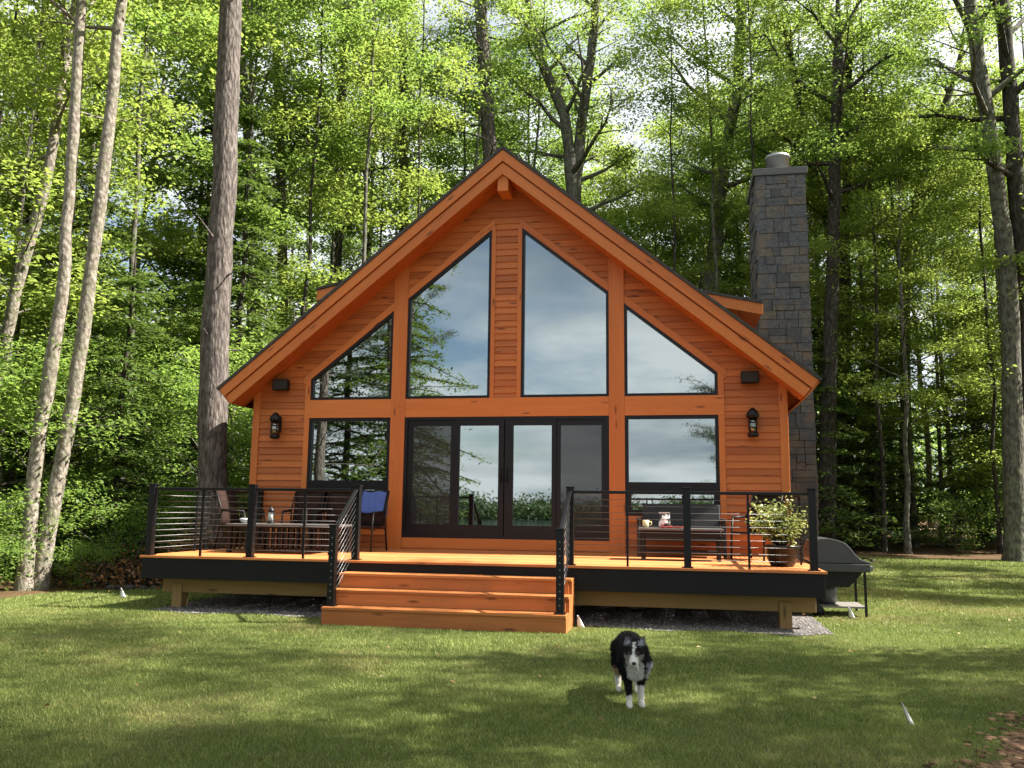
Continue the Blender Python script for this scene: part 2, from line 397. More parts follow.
t = NT('lake_water'); nn = t.noise(t.mapping(t.coord(), (.3, 1.2, 1)), 1.2, 4); wm = t.done(t.bsdf((.02, .03, .035), .08, normal=t.bump(nn, .12, .05)))
o = link('lake', mesh_np('lake', V, [(0, 1, 2, 3)]), wm); tag(o, kind='structure')

rng = np.random.default_rng(5)
def in_gravel(x, y): return (x > -4.3) & (x < 4.75) & (y > -3.62+.08*np.sin(x*4)+np.where(x > 4.3, (x-4.3)*.4, 0)) & (y < -.15) & ~((x > -1.5) & (x < 1.7) & (y < -3.3))
# grass blades, denser near the camera's end of the lawn
def blades():
    P = []; Sz = []
    for x0, x1, y0, y1, dens, wd, ht in ((-9, 9, -12, -7, 4200, .0036, .036), (-9, 10, -7, -3, 2600, .0045, .036), (-9, 13, -3, 3, 1100, .007, .042), (4.5, 17, 3, 14, 420, .012, .05)):
        n = int((x1-x0)*(y1-y0)*dens); x = rng.uniform(x0, x1, n); y = rng.uniform(y0, y1, n)
        k = in_lawn(x, y) & ~in_house(x, y) & ~in_gravel(x, y) & ~(rng.random(n) > np.exp(-np.clip(mulch_d(x, y), 0, 9)/.10)) & ~((x > -1.5) & (x < 1.7) & (y > -4.33) & (y < -3.3))
        # the strip the camera could see from here or a few steps aside
        d = np.hypot(x-CX, y-CY); ang = np.arctan2(x-CX, y-CY)+math.radians(10.96); k &= np.abs(ang) < math.radians(40)
        P.append(np.stack([x[k], y[k]], 1)); Sz.append(np.stack([np.full(k.sum(), wd), np.full(k.sum(), ht)], 1))
    P = np.concatenate(P); Sz = np.concatenate(Sz); n = len(P)
    z = ground_z(P[:, 0], P[:, 1])+.008
    h = Sz[:, 1]*rng.uniform(.5, 1.25, n)*(.85+.3*np.sin(P[:, 0]*2.3+np.sin(P[:, 1]*1.7)*2)*.5); a = rng.uniform(0, 2*PI, n); lean = rng.uniform(.15, 1.0, n)*h; la = rng.uniform(0, 2*PI, n)
    wv = np.stack([np.cos(a), np.sin(a)], 1)*Sz[:, :1]*rng.uniform(.7, 1.2, (n, 1))
    B = np.concatenate([P, z[:, None]], 1)
    v0 = B.copy(); v0[:, :2] -= wv; v1 = B.copy(); v1[:, :2] += wv
    L = np.stack([np.cos(la), np.sin(la)], 1)*lean[:, None]
    v2 = B.copy(); v2[:, :2] += L; v2[:, 2] += h
    V = np.stack([v0, v1, v2], 1).reshape(-1, 3); F = np.arange(3*n).reshape(-1, 3)
    return mesh_np('grass_blades', V, F, {'rnd': np.repeat(rng.random(n), 3)})
o = link('grass_blades', blades(), BM); tag(o, 'short mown green grass blades covering the lawn in front of the cabin', 'grass', kind='stuff')

def pebbles(name, n, region, fn, r0, r1, mat, label, cat, flat=.6):
    ico = np.array([(0, 0, 1), (.89, 0, .45), (.28, .85, .45), (-.72, .53, .45), (-.72, -.53, .45), (.28, -.85, .45), (.72, .53, -.45), (-.28, .85, -.45), (-.89, 0, -.45), (-.28, -.85, -.45), (.72, -.53, -.45), (0, 0, -1)])
    fi = np.array([(0, 1, 2), (0, 2, 3), (0, 3, 4), (0, 4, 5), (0, 5, 1), (1, 6, 2), (2, 7, 3), (3, 8, 4), (4, 9, 5), (5, 10, 1), (6, 7, 2), (7, 8, 3), (8, 9, 4), (9, 10, 5), (10, 6, 1), (11, 7, 6), (11, 8, 7), (11, 9, 8), (11, 10, 9), (11, 6, 10)])
    x = rng.uniform(region[0], region[1], n); y = rng.uniform(region[2], region[3], n); k = fn(x, y); x, y = x[k], y[k]; n = len(x)
    r = rng.uniform(r0, r1, n); sc = rng.uniform(.7, 1.3, (n, 1, 3))*r[:, None, None]; sc[:, :, 2] *= flat
    V = ico[None]*sc*rng.uniform(.85, 1.15, (n, 12, 1)); V[:, :, 0] += x[:, None]; V[:, :, 1] += y[:, None]; V[:, :, 2] += (ground_z(x, y)+.01+r*.25)[:, None]
    F = (fi[None]+np.arange(n)[:, None, None]*12).reshape(-1, 3)
    o = link(name, mesh_np(name, V.reshape(-1, 3), F, {'rnd': np.repeat(rng.random(n), 12)}), mat); tag(o, label, cat, kind='stuff')
t = NT('gravel_stones'); rr = t.attr('rnd').outputs['Fac']; gm = t.done(t.bsdf(t.ramp(rr, [(0, (.05, .046, .045)), (.5, (.13, .12, .118)), (1, (.25, .23, .225))]), .9))
gxs = np.arange(-4.5, 5.0, .125); gys = np.arange(-4.0, 0.01, .125)
V, F = grid(gxs, gys, .02, in_gravel); o = link('gravel_bed', mesh_np('gravel_bed', V, F), plain('gravel_base', (.085, .077, .074), .95, var=.5, scale=40, bump=.8)); tag(o, kind='structure')
pebbles('gravel', 26000, (-4.5, 4.9, -3.8, -1.6), in_gravel, .008, .022, gm, 'grey crushed gravel strip under the deck', 'gravel')
t = NT('mulch_chips'); rr = t.attr('rnd').outputs['Fac']; cm = t.done(t.bsdf(t.ramp(rr, [(0, (.035, .016, .009)), (.5, (.16, .075, .04)), (1, (.42, .25, .14))]), .9))
pebbles('mulch_chips', 16000, (4.0, 7.5, -10, -6.2), lambda x, y: mulch_d(x, y) > rng.normal(0, .14, len(x)), .008, .038, cm, 'reddish brown mulch and needles at the lawn corner', 'mulch', .35)

def fallen():
    n = 150; x = rng.uniform(-7, 8, n); y = rng.uniform(-10, 3, n); k = in_lawn(x, y) & ~in_house(x, y); x, y = x[k], y[k]
    C = np.stack([x, y, ground_z(x, y)+.055], 1); V, F = leaves_np(C, np.tile([0, 0, 1.0], (len(C), 1)), rng.uniform(.03, .07, len(C)), rng.uniform(.02, .045, len(C)), .35, rng)
    o = link('fallen_leaves', mesh_np('fallen_leaves', V, F, {'rnd': np.repeat(rng.random(len(C)), 4)}), M['dry_lawn_leaf']); tag(o, 'small dry leaves scattered over the lawn', 'leaves', kind='stuff')
# ------------------------------------------------------------------ cabin
cab = thing('cabin', (0, 0, 0), 'orange cedar gable cabin with tall trapezoid windows and a stone chimney', 'cabin')
TH = math.atan(.8125); cT, sT, tT = math.cos(TH), math.sin(TH), math.tan(TH)
RZ, EX = 7.035, 5.184; RL = EX/cT
W_, X1, X2, X3, X4 = 4.705, 3.617, 2.072, 1.808, .276
ZB, ZT, ZD = 2.299, 2.628, .198
def gline(x): return 5.905-.8*abs(x)
WB, WM0, WM1 = .62, 1.06, 1.18
holes = {}
for s in (-1, 1):
    srt = lambda P: P if s > 0 else [P[1], P[0], P[3], P[2]]
    def quad(a, b, z0, za, zb): # a<b in |x|
        P = [(s*a, z0), (s*b, z0), (s*b, zb), (s*a, za)]
        return P if s > 0 else [P[1], P[0], P[3], P[2]]
    holes['outer', s] = quad(X2, X1, ZT, gline(X2), gline(X1))
    holes['inner', s] = quad(X4, X3, ZT, gline(X4), gline(X3))
    holes['lower', s] = quad(X2, X1, WB, ZB, ZB)
holes['door', 0] = [(-X3, ZD), (X3, ZD), (X3, ZB), (-X3, ZB)]
def wall_top(x): return 6.62-.8125*abs(x)
outline = [(-W_, -.12), (W_, -.12), (W_, wall_top(W_)), (0, wall_top(0)), (-W_, wall_top(W_))]
def crossings(poly, z):
    xs = []
    for i in range(len(poly)):
        (x0, z0), (x1, z1) = poly[i], poly[(i+1) % len(poly)]
        if (z0 <= z < z1) or (z1 <= z < z0): xs.append(x0+(x1-x0)*(z-z0)/(z1-z0))
    return sorted(xs)
def siding(mb, polys, ysurf, rev=.118, z0=-.12, z1=6.62, yscale=1):
    rows = []; z = z0
    while z < z1: rows.append((z, min(z+rev, z1))); z += rev
    crit = sorted({p[1] for P in polys for p in P})
    for a, b in rows:
        cuts = [a]+[c for c in crit if a+1e-4 < c < b-1e-4]+[b]; rn = random.random()
        seg_r = [random.random() for _ in range(6)]
        for c0, c1 in zip(cuts[:-1], cuts[1:]):
            e = 1e-5
            lo = sorted(x for P in polys for x in crossings(P, c0+e)); hi = sorted(x for P in polys for x in crossings(P, c1-e))
            if len(lo) != len(hi): continue
            for k in range(0, len(lo), 2):
                f0, f1 = (c0-a)/rev, (c1-a)/rev
                y0 = ysurf-(.022-.019*f0); y1 = ysurf-(.022-.019*f1)
                V = [(lo[k], y0, c0), (lo[k+1], y0, c0), (hi[k+1], y1, c1), (hi[k], y1, c1)]; F = [(0, 1, 2, 3)]
                if c0 == a: V += [(lo[k], ysurf-.002, c0), (lo[k+1], ysurf-.002, c0)]; F.append((1, 0, 4, 5))
                mb.add(V, F, 'x', rnd=seg_r[(k//2) % 6])
mb = MB(); siding(mb, [outline]+list(holes.values()), 0.0); mb.build('front_wall', M['siding'], cab)
mb = MB()
for s in (-1, 1):
    z = -.12
    while z < 2.75:
        xx = s*W_
        V = [(xx+s*.016, 0.0, z), (xx+s*.016, 9, z), (xx+s*.003, 9, z+.142), (xx+s*.003, 0.0, z+.142), (xx, 0.0, z), (xx, 9, z)]
        mb.add(V, [(0, 1, 2, 3), (0, 4, 5, 1)], 'y'); z += .142
mb.box(-W_, W_, 8.9, 8.98, -.12, 2.8); mb.prism_y([(-W_, 2.8), (W_, 2.8), (0, 6.6)], 8.9, 8.98)
mb.build('side_wall', M['siding'], cab)
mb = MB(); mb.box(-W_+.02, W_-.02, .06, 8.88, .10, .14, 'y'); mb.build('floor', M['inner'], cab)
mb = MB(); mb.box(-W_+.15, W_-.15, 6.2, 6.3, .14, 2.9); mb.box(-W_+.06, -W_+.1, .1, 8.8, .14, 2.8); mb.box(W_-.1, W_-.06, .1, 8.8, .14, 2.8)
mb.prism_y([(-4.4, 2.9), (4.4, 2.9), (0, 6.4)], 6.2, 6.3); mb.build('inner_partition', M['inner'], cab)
mb = MB(); mb.box(-W_+.03, W_-.03, .03, 8.9, -.74, -.12); mb.build('foundation', M['mortar'], cab)
# trim boards
def board(poly, yf, yb=0.004, axis='x', gdir=None): return MB().prism_y(poly, yf, yb, axis, gdir).build('trim_board', M['trim'], cab, bevel=.004)
for s in (-1, 1):
    rect = lambda a, b, z0, z1: [(s*a, z0), (s*b, z0), (s*b, z1), (s*a, z1)]
    MB().prism_y(rect(4.59, 4.722, -.12, 2.95), -.034, .004, 'z').build('corner_board', M['trim'], cab, bevel=.004)
    MB().box(*(sorted((s*4.706, s*4.728))), -.0, .11, -.12, 2.85, 'z').build('corner_board', M['trim'], cab, bevel=.003)
    board([(s*X3, 0.0), (s*X2, 0.0), (s*X2, wall_top(X2)), (s*X3, wall_top(X3))], -.036, axis='z')
    board(rect(X1, X1+.10, WB-.1, ZB), -.030, axis='z')
    board(rect(X1, X1+.10, ZT, gline(X1)+.02), -.030, axis='z')
    board(rect(.20, X4, ZT, gline(X4)+.05), -.030, axis='z')
    a, b = X1+.14, X2
    sl = [(s*a, gline(a)), (s*b, gline(b)), (s*b, gline(b)+.15), (s*a, gline(a)+.15)]
    board(sl, -.026, gdir=(s, 0, -.8))
    a, b = X3, X4-.05
    board([(s*a, gline(a)), (s*b, gline(b)), (s*b, gline(b)+.15), (s*a, gline(a)+.15)], -.027, gdir=(s, 0, -.8))
    board(rect(X2, X1+.1, ZB, ZT), -.031)
    board(rect(X2, X1+.1, WB-.1, WB), -.027)
board([(-X3, ZB), (X3, ZB), (X3, ZT), (-X3, ZT)], -.031)
board([(-X3, 0.02), (X3, 0.02), (X3, ZD), (-X3, ZD)], -.029)
# roof
def P(s, t_, d): return (s*(t_*cT-d*sT), RZ-t_*sT-d*cT)
def layer(mb, s, d1, d2, y0, y1, L=RL, axis='x', rnd=None):
    mb.prism_y([P(s, d1*tT, d1), P(s, L, d1), P(s, L, d2), P(s, d2*tT, d2)], y0, y1, axis, gdir=(s*cT, 0, -sT), rnd=rnd)
mb = MB()
for s in (-1, 1): layer(mb, s, 0.0, .05, -.535, 9.45, RL+.03)
roof = mb.build('roof', M['shingle'], cab)
mb = MB()
for s in (-1, 1): layer(mb, s, .052, .235, -.46, 9.4)
mb.build('soffit', M['soffit'], roof)
for s in (-1, 1):
    m1 = MB(); layer(m1, s, .053, .212, -.515, -.462); m1.build('rake_board', M['trim'], roof, bevel=.004)
    m2 = MB(); layer(m2, s, .236, .395, -.492, -.462, RL-.012); m2.build('rake_board', M['trim'], roof, bevel=.004)
    m2 = MB(); layer(m2, s, .237, .385, -.46, .03, RL-.012); m2.build('soffit', M['soffit'], roof)
    m3 = MB(); e0, e1 = P(s, RL, .053), P(s, RL, .38); m3.prism_y([(e0[0]+s*.001, e0[1]), (e0[0]+s*.03, e0[1]-.02), (e1[0]+s*.03, e1[1]), (e1[0], e1[1])], -.46, 9.4, 'y'); m3.build('eave_board', M['trim'], roof)
MB().box(-.10, .092, -.44, .3, 6.235, 6.56, 'y').build('ridge_beam', M['trim'], cab, bevel=.006)
# dormers
for s, yd, z_at, x_at, xe, sl_ in ((-1, 1.5, 5.14, 4.26, 4.26, .22), (1, 2.5, 5.06, 3.48, 4.62, .227)):
    zl = lambda x: z_at-sl_*(abs(x)-x_at)
    xi = 1.5
    mb = MB(); mb.prism_y([(s*xi, zl(xi)), (s*xe, zl(xe)), (s*xe, zl(xe)-.05), (s*xi, zl(xi)-.05)], yd-.03, yd+5.0)
    dm = mb.build('dormer', M['shingle'], cab)
    mb = MB(); mb.prism_y([(s*xi, zl(xi)-.052), (s*xe, zl(xe)-.052), (s*xe, zl(xe)-.27), (s*xi, zl(xi)-.27)], yd, yd+.04, gdir=(s, 0, -sl_)); mb.build('fascia_board', M['trim'], dm, bevel=.004)
    mb = MB(); mb.prism_y([(s*xi, zl(xi)-.053), (s*(xe-.01), zl(xe)-.053), (s*(xe-.01), zl(xe)-.20), (s*xi, zl(xi)-.20)], yd+.041, yd+5.0); mb.build('soffit', M['soffit'], dm)
    mb = MB(); xw = xe-.45; zz = RZ-.8125*xw-.2
    V = [(s*xw, yd+.35, zz), (s*xi, yd+.35, zz), (s*xi, yd+.35, zl(xi)-.2), (s*xw, yd+.35, zl(xw)-.2)]
    mb.add(V, [(0, 1, 2, 3)], 'x'); mb.box(*(sorted((s*(xw-.04), s*xw))), yd+.352, yd+4.7, zz, zl(xw)-.2, 'y'); mb.build('wall', M['siding'], dm)
# windows
def inset(poly, d):
    n = len(poly); out = []
    for i in range(n):
        p0, p1, p2 = Vector(poly[i-1]), Vector(poly[i]), Vector(poly[(i+1) % n])
        e1 = (p1-p0).normalized(); e2 = (p2-p1).normalized(); n1 = Vector((-e1.y, e1.x)); n2 = Vector((-e2.y, e2.x))
        b = (n1+n2); b = b/(b.dot(n1)) if abs(b.dot(n1)) > 1e-6 else n1
        out.append(tuple(p1+b*d))
    return out
def ring(mb, poly, d, yf, yb):
    q = inset(poly, d); n = len(poly)
    V = [(x, yf, z) for x, z in poly]+[(x, yf, z) for x, z in q]+[(x, yb, z) for x, z in poly]+[(x, yb, z) for x, z in q]
    F = []
    for i in range(n):
        j = (i+1) % n
        F += [(i, j, n+j, n+i), (2*n+i, 3*n+i, 3*n+j, 2*n+j), (n+i, n+j, 3*n+j, 3*n+i), (i, 2*n+i, 2*n+j, j)]
    mb.add(V, F); return q
def pane(poly, y, parent, name='pane', mat=None):
    mb = MB(); n = len(poly); mb.add([(x, y, z) for x, z in poly], [tuple(range(n))]); return mb.build(name, mat or M['glass'], parent)
for (k, s), poly in holes.items():
    if k in ('outer', 'inner'):
        mb = MB(); q = ring(mb, poly, .048, -.016, .07); wnd = mb.build('window', M['bronze'], cab); pane(inset(poly, .047), .03, wnd)
    elif k == 'lower':
        mb = MB(); ring(mb, poly, .058, -.018, .07)
        a, b = sorted((s*X2, s*X1)); mb.box(a+.05, b-.05, -.012, .06, WM0, WM1); q = [(a+.05, WB+.05), (b-.05, WB+.05), (b-.05, WM0-.045), (a+.05, WM0-.045)]
        ring(mb, [(a+.055, WB+.055), (b-.055, WB+.055), (b-.055, WM0+.002), (a+.055, WM0+.002)], .045, -.008, .055)
        wnd = mb.build('window', M['bronze'], cab)
        pane([(a+.055, WM1-.003), (b-.055, WM1-.003), (b-.055, ZB-.055), (a+.055, ZB-.055)], .03, wnd)
        pane([(a+.09, WB+.09), (b-.09, WB+.09), (b-.09, WM0-.04), (a+.09, WM0-.04)], .028, wnd)
mb = MB(); ring(mb, holes['door', 0], .055, -.022, .09)
panes = [(-1.655, -.965), (-.80, -.105), (.155, .825), (.975, 1.675)]
pan = [(-1.755, -.885, .01), (-.882, -.008, -.012), (.008, .902, -.012), (.905, 1.755, .01)]
PB, PT = .43, 2.145
for (a, b), (pa, pb, yy) in zip(panes, pan):
    mb.box(pa, a, yy, yy+.045, ZD+.05, ZB-.05); mb.box(b, pb, yy, yy+.045, ZD+.05, ZB-.05)
    mb.box(a, b, yy+.001, yy+.044, ZD+.05, PB); mb.box(a, b, yy+.001, yy+.044, PT, ZB-.05)
door = mb.build('patio_door', M['bronze'], cab)
for (a, b), (pa, pb, yy) in zip(panes, pan): pane([(a, PB), (b, PB), (b, PT), (a, PT)], yy+.025, door)
for i in (0, 3):
    (a, b), yy = panes[i], pan[i][2]; pane([(a, PB), (b, PB), (b, PT), (a, PT)], yy+.006, door, 'insect_screen', M['screen'])
for xh in (-.055, .05):
    mb = MB(); mb.box(xh-.016, xh+.016, -.022, -.012, 1.14, 1.42); mb.tube([(xh, -.024, 1.18), (xh, -.07, 1.19), (xh, -.07, 1.37), (xh, -.024, 1.38)], .011); mb.build('handle', M['black_metal'], door)
# chimney
CH = (4.77, 5.87, 5.0, 6.9); CTOP = 8.32
mb = MB(); mb.box(CH[0]+.03, CH[1]-.03, CH[2]+.03, CH[3]-.03, -.8, CTOP); core = mb.build('chimney', M['mortar'], cab)
mb = MB(); rs = random.Random(4)
def stones(o_, du, length, nrm):
    z = -.8
    while z < CTOP-.02:
        band = min(rs.choice((.20, .26, .30, .34)), CTOP-z); x = 0.0
        if CTOP-(z+band) < .1: band = CTOP-z
        while x < length-.01:
            wdt = rs.uniform(.16, .48); wdt = length-x if length-(x+wdt) < .14 else wdt
            split = [(0, band)] if rs.random() < .35 or band < .22 else ([(0, band*.5), (band*.5, band)] if rs.random() < .6 else [(0, band*.36), (band*.36, band)])
            for a, b in split:
                pr = rs.uniform(.022, .055); g = .001; ch = .004
                p = lambda u, zz, h: (o_[0]+du[0]*u+nrm[0]*h, o_[1]+du[1]*u+nrm[1]*h, zz)
                u0, u1, z0, z1 = x+g, x+wdt-g, z+a+g, z+b-g
                j = lambda: rs.uniform(-.004, .004)
                V = [p(u0+j(), z0+j(), 0), p(u1+j(), z0+j(), 0), p(u1+j(), z1+j(), 0), p(u0+j(), z1+j(), 0), p(u0+ch, z0+ch, pr), p(u1-ch, z0+ch, pr+j()), p(u1-ch, z1-ch, pr+j()), p(u0+ch, z1-ch, pr+j())]
                mb.add(V, [(4, 5, 6, 7), (0, 1, 5, 4), (1, 2, 6, 5), (2, 3, 7, 6), (3, 0, 4, 7)], rnd=rs.random())
            x += wdt
        z += band
stones((CH[0], CH[2]+.03), (1, 0), CH[1]-CH[0], (0, -1)); stones((CH[0]+.03, CH[3]), (0, -1), CH[3]-CH[2], (-1, 0)); stones((CH[1]-.03, CH[2]), (0, 1), CH[3]-CH[2], (1, 0)); stones((CH[1], CH[3]-.03), (-1, 0), CH[1]-CH[0], (0, 1))
mb.build('stonework', M['stone'], core)
MB().box(CH[0]-.05, CH[1]+.05, CH[2]-.05, CH[3]+.05, CTOP+.002, CTOP+.17).build('chimney_cap', M['flashing'], core, bevel=.012)
mb = MB(); fx, fy = 5.36, 5.75
mb.lathe((fx, fy, CTOP+.17), [(.27, 0), (.27, .50), (.295, .505), (.295, .545), (.27, .55), (.27, .58), (.10, .62)], 28); mb.build('flue_pipe', M['flue'], core)

# wall lanterns and wall speakers
for i, (x, lab) in enumerate(((-4.21, 'black cylinder wall lantern on the siding left of the windows'), (4.155, 'black cylinder wall lantern on the siding right of the windows'))):
    t_ = thing('wall_lantern', (x, -.02, 2.0), lab, 'wall lamp', 'wall lanterns on the cabin front')
    MB().box(x-.05, x+.05, -.05, -.02, 2.08, 2.30).build('back_plate', M['black_metal'], t_, bevel=.006)
    mb = MB(); mb.tube([(x, -.05, 2.3), (x, -.13, 2.33), (x, -.13, 2.30)], .012); mb.lathe((x, -.13, 1.98), [(.055, 0), (.075, .02), (.075, .045), (.06, .05)]); mb.lathe((x, -.13, 2.22), [(.06, 0), (.085, .01), (.085, .05), (.05, .1), (.015, .13)])
    for k in range(4):
        a = PI/4+k*PI/2; mb.tube([(x+.062*math.cos(a), -.13+.062*math.sin(a), 2.02), (x+.062*math.cos(a), -.13+.062*math.sin(a), 2.23)], .007, 5)
    for zz in (2.09, 2.16): mb.lathe((x, -.13, zz), [(.066, 0), (.07, .004), (.066, .01)], 16)
    mb.build('cage', M['black_metal'], t_)
    MB().lathe((x, -.13, 2.03), [(.055, 0), (.055, .19)]).build('lamp_glass', M['lamp_glass'], t_)
    t_.scale = (1.22, 1.22, 1.3); t_.location.z = 1.94
for x0, x1, lab in ((-4.34, -3.96, 'black box speaker under the left roof slope'), (3.98, 4.28, 'black box speaker under the right roof slope')):
    t_ = thing('wall_speaker', ((x0+x1)/2, -.02, 2.8), lab, 'speaker', 'black speakers under the eaves')
    xc = (x0+x1)/2
    MB().box(xc-.145, xc+.145, -.20, -.05, 2.80, 3.0).build('speaker_case', M['black_metal'], t_, bevel=.02)
    MB().box(xc-.125, xc+.125, -.208, -.201, 2.82, 2.98).build('grille', plain('speaker_grille', (.02, .02, .02), .8, scale=200, bump=.5), t_, bevel=.004)
    MB().box(xc-.05, xc+.05, -.05, -.02, 2.86, 2.96).build('bracket', M['black_metal'], t_)

# ------------------------------------------------------------------ deck, steps, railings
DL, DR, DF = -4.56, 4.72, -3.44
dk = thing('deck', (0, -1.7, -.75), 'raised orange cedar deck with black fascia running along the cabin front', 'deck')
mb = MB(); y = DF
while y < -.06:
    y1 = min(y+.138, -.035); x = DL
    for xe in (DL+random.uniform(2.5, 6), DR): mb.box(x, xe-.002, y, y1, -.03, 0.0, 'x'); x = xe+.002
    y = y1+.006
mb.build('deck_boards', M['deckwood'], dk, bevel=.003)
mb = MB(); mb.box(DL+.03, DR-.03, DF+.022, DF+.05, -.315, -.032); mb.box(DL+.022, DL+.05, DF+.051, -.04, -.315, -.032); mb.box(DR-.05, DR-.022, DF+.051, -.04, -.315, -.032); mb.build('fascia_board', M['fascia'], dk, bevel=.003)
mb = MB()
for k in range(20): x = DL+.25+k*.46; mb.box(x, x+.04, DF+.06, -.05, -.27, -.034, 'y')
mb.build('joists', M['treated'], dk)
MB().box(-4.37, 4.62, -3.12, -2.98, -.525, -.316).build('beam', M['treated'], dk, bevel=.006)
for x in (-4.13, 0.1, 4.25): MB().box(x-.075, x+.075, -3.14, -2.96, -.80, -.40, 'z').build('support_post', M['treated'], dk, bevel=.006)
st = thing('porch_steps', (.1, -3.9, -.75), 'three wide orange cedar steps leading up to the deck', 'steps')
SX0, SX1 = -1.44, 1.63
for i, zt in enumerate((-.145, -.335, -.525)):
    yf = DF-.27*(i+1)-.02; yb = yf+.30 if i else DF-.002
    mb = MB(); mb.box(SX0-.0, SX1, yf-.02, yf+.125, zt-.035, zt); mb.box(SX0, SX1, yf+.131, yf+.27, zt-.035, zt); mb.build('tread', M['stepwood'], st, bevel=.005)
    zb = (-.335, -.525, -.80)[i]; MB().box(SX0+.002, SX1-.042, yf, yf+.03, zb+.001, zt-.036).build('riser', M['stepwood'], st, bevel=.003)
for xa, xb in ((SX0+.005, SX0+.045), (SX1-.041, SX1-.001)):
    yf = [DF-.27*(i+1)-.02 for i in range(3)]
    poly = [(DF-.004, -.8), (yf[2]+.001, -.8), (yf[2]+.001, -.562), (yf[1]+.03, -.562), (yf[1]+.03, -.372), (yf[0]+.03, -.372), (yf[0]+.03, -.182), (DF-.004, -.182)]
    n = len(poly); V = [(xa, a, b) for a, b in poly]+[(xb, a, b) for a, b in poly]
    MB().add(V, [tuple(range(n-1, -1, -1)), tuple(range(n, 2*n))]+[(i, (i+1) % n, (i+1) % n+n, i+n) for i in range(n)], 'y').build('side_panel', M['stepwood'], st)

RH = .965
def post(mb, x, y, z0, z1, w_=.046):
    mb.box(x-w_, x+w_, y-w_, y+w_, z0, z1, 'z'); mb.box(x-w_-.008, x+w_+.008, y-w_-.008, y+w_+.008, z1+.001, z1+.022, 'z'); mb.box(x-w_-.025, x+w_+.025, y-w_-.025, y+w_+.025, z0, z0+.012, 'z')
def railing(lab, a, b, posts, inter, stair=False):
    """straight cable railing from a to b (x,y,z of the floor at each end)"""
    A, B = Vector(a), Vector(b); t_ = thing('cable_railing', ((A+B)/2), lab, 'railing', 'black cable railings round the deck and steps')
    for f in posts:
        p = A.lerp(B, f); mb = MB(); post(mb, p.x, p.y, p.z+.001, p.z+RH+.025); po = mb.build('post', M['black_metal'], t_, bevel=.004)
        if stair and f == posts[-1]:
            mb = MB()
            for k in range(10): mb.ball((p.x, p.y-.047, p.z+.10+.083*k), .012, 5, (1, .5, 1))
            mb.build('cable_fitting', M['steel'], po)
    for f in inter:
        p = A.lerp(B, f); MB().box(p.x-.014, p.x+.014, p.y-.014, p.y+.014, p.z+.001, p.z+RH-.045, 'z').build('baluster', M['black_metal'], t_)
    d = (B-A); side = Vector((-d.y, d.x, 0)).normalized()*.026
    z = Vector((0, 0, RH-.045)); h = Vector((0, 0, .04))
    V = [A+z-side, A+z+side, A+z+h+side, A+z+h-side, B+z-side, B+z+side, B+z+h+side, B+z+h-side]
    MB().add(V, [(0, 1, 2, 3), (7, 6, 5, 4), (0, 4, 5, 1), (1, 5, 6, 2), (2, 6, 7, 3), (3, 7, 4, 0)]).build('top_rail', M['black_metal'], t_, bevel=.006)
    for k in range(10):
        zz = Vector((0, 0, .10+.083*k)); MB().tube([A+zz, B+zz], .0036, 6).build('cable', M['steel'], t_)
    return t_
RY = -3.33
railing('straight cable railing along the deck front, left of the steps', (-4.48, RY, 0), (-1.38, RY, 0), (0, .5, 1), (.255, .755))
railing('straight cable railing along the deck front, right of the steps', (1.56, RY, 0), (4.58, RY, 0), (0, .495, 1), (.245, .745))
railing('cable railing on the left end of the deck, seen end-on', (-4.48, RY+.05, 0), (-4.48, -.06, 0), (1,), (.35, .68))
railing('cable railing on the right end of the deck, behind the potted shrub', (4.58, RY+.05, 0), (4.58, -.06, 0), (1,), (.35, .68))
railing('sloping cable handrail on the left side of the steps', (-1.38, RY-.05, 0), (-1.37, -4.14, -.524), (1,), (), True)
railing('sloping cable handrail on the right side of the steps', (1.56, RY-.05, 0), (1.545, -4.18, -.524), (1,), (), True)

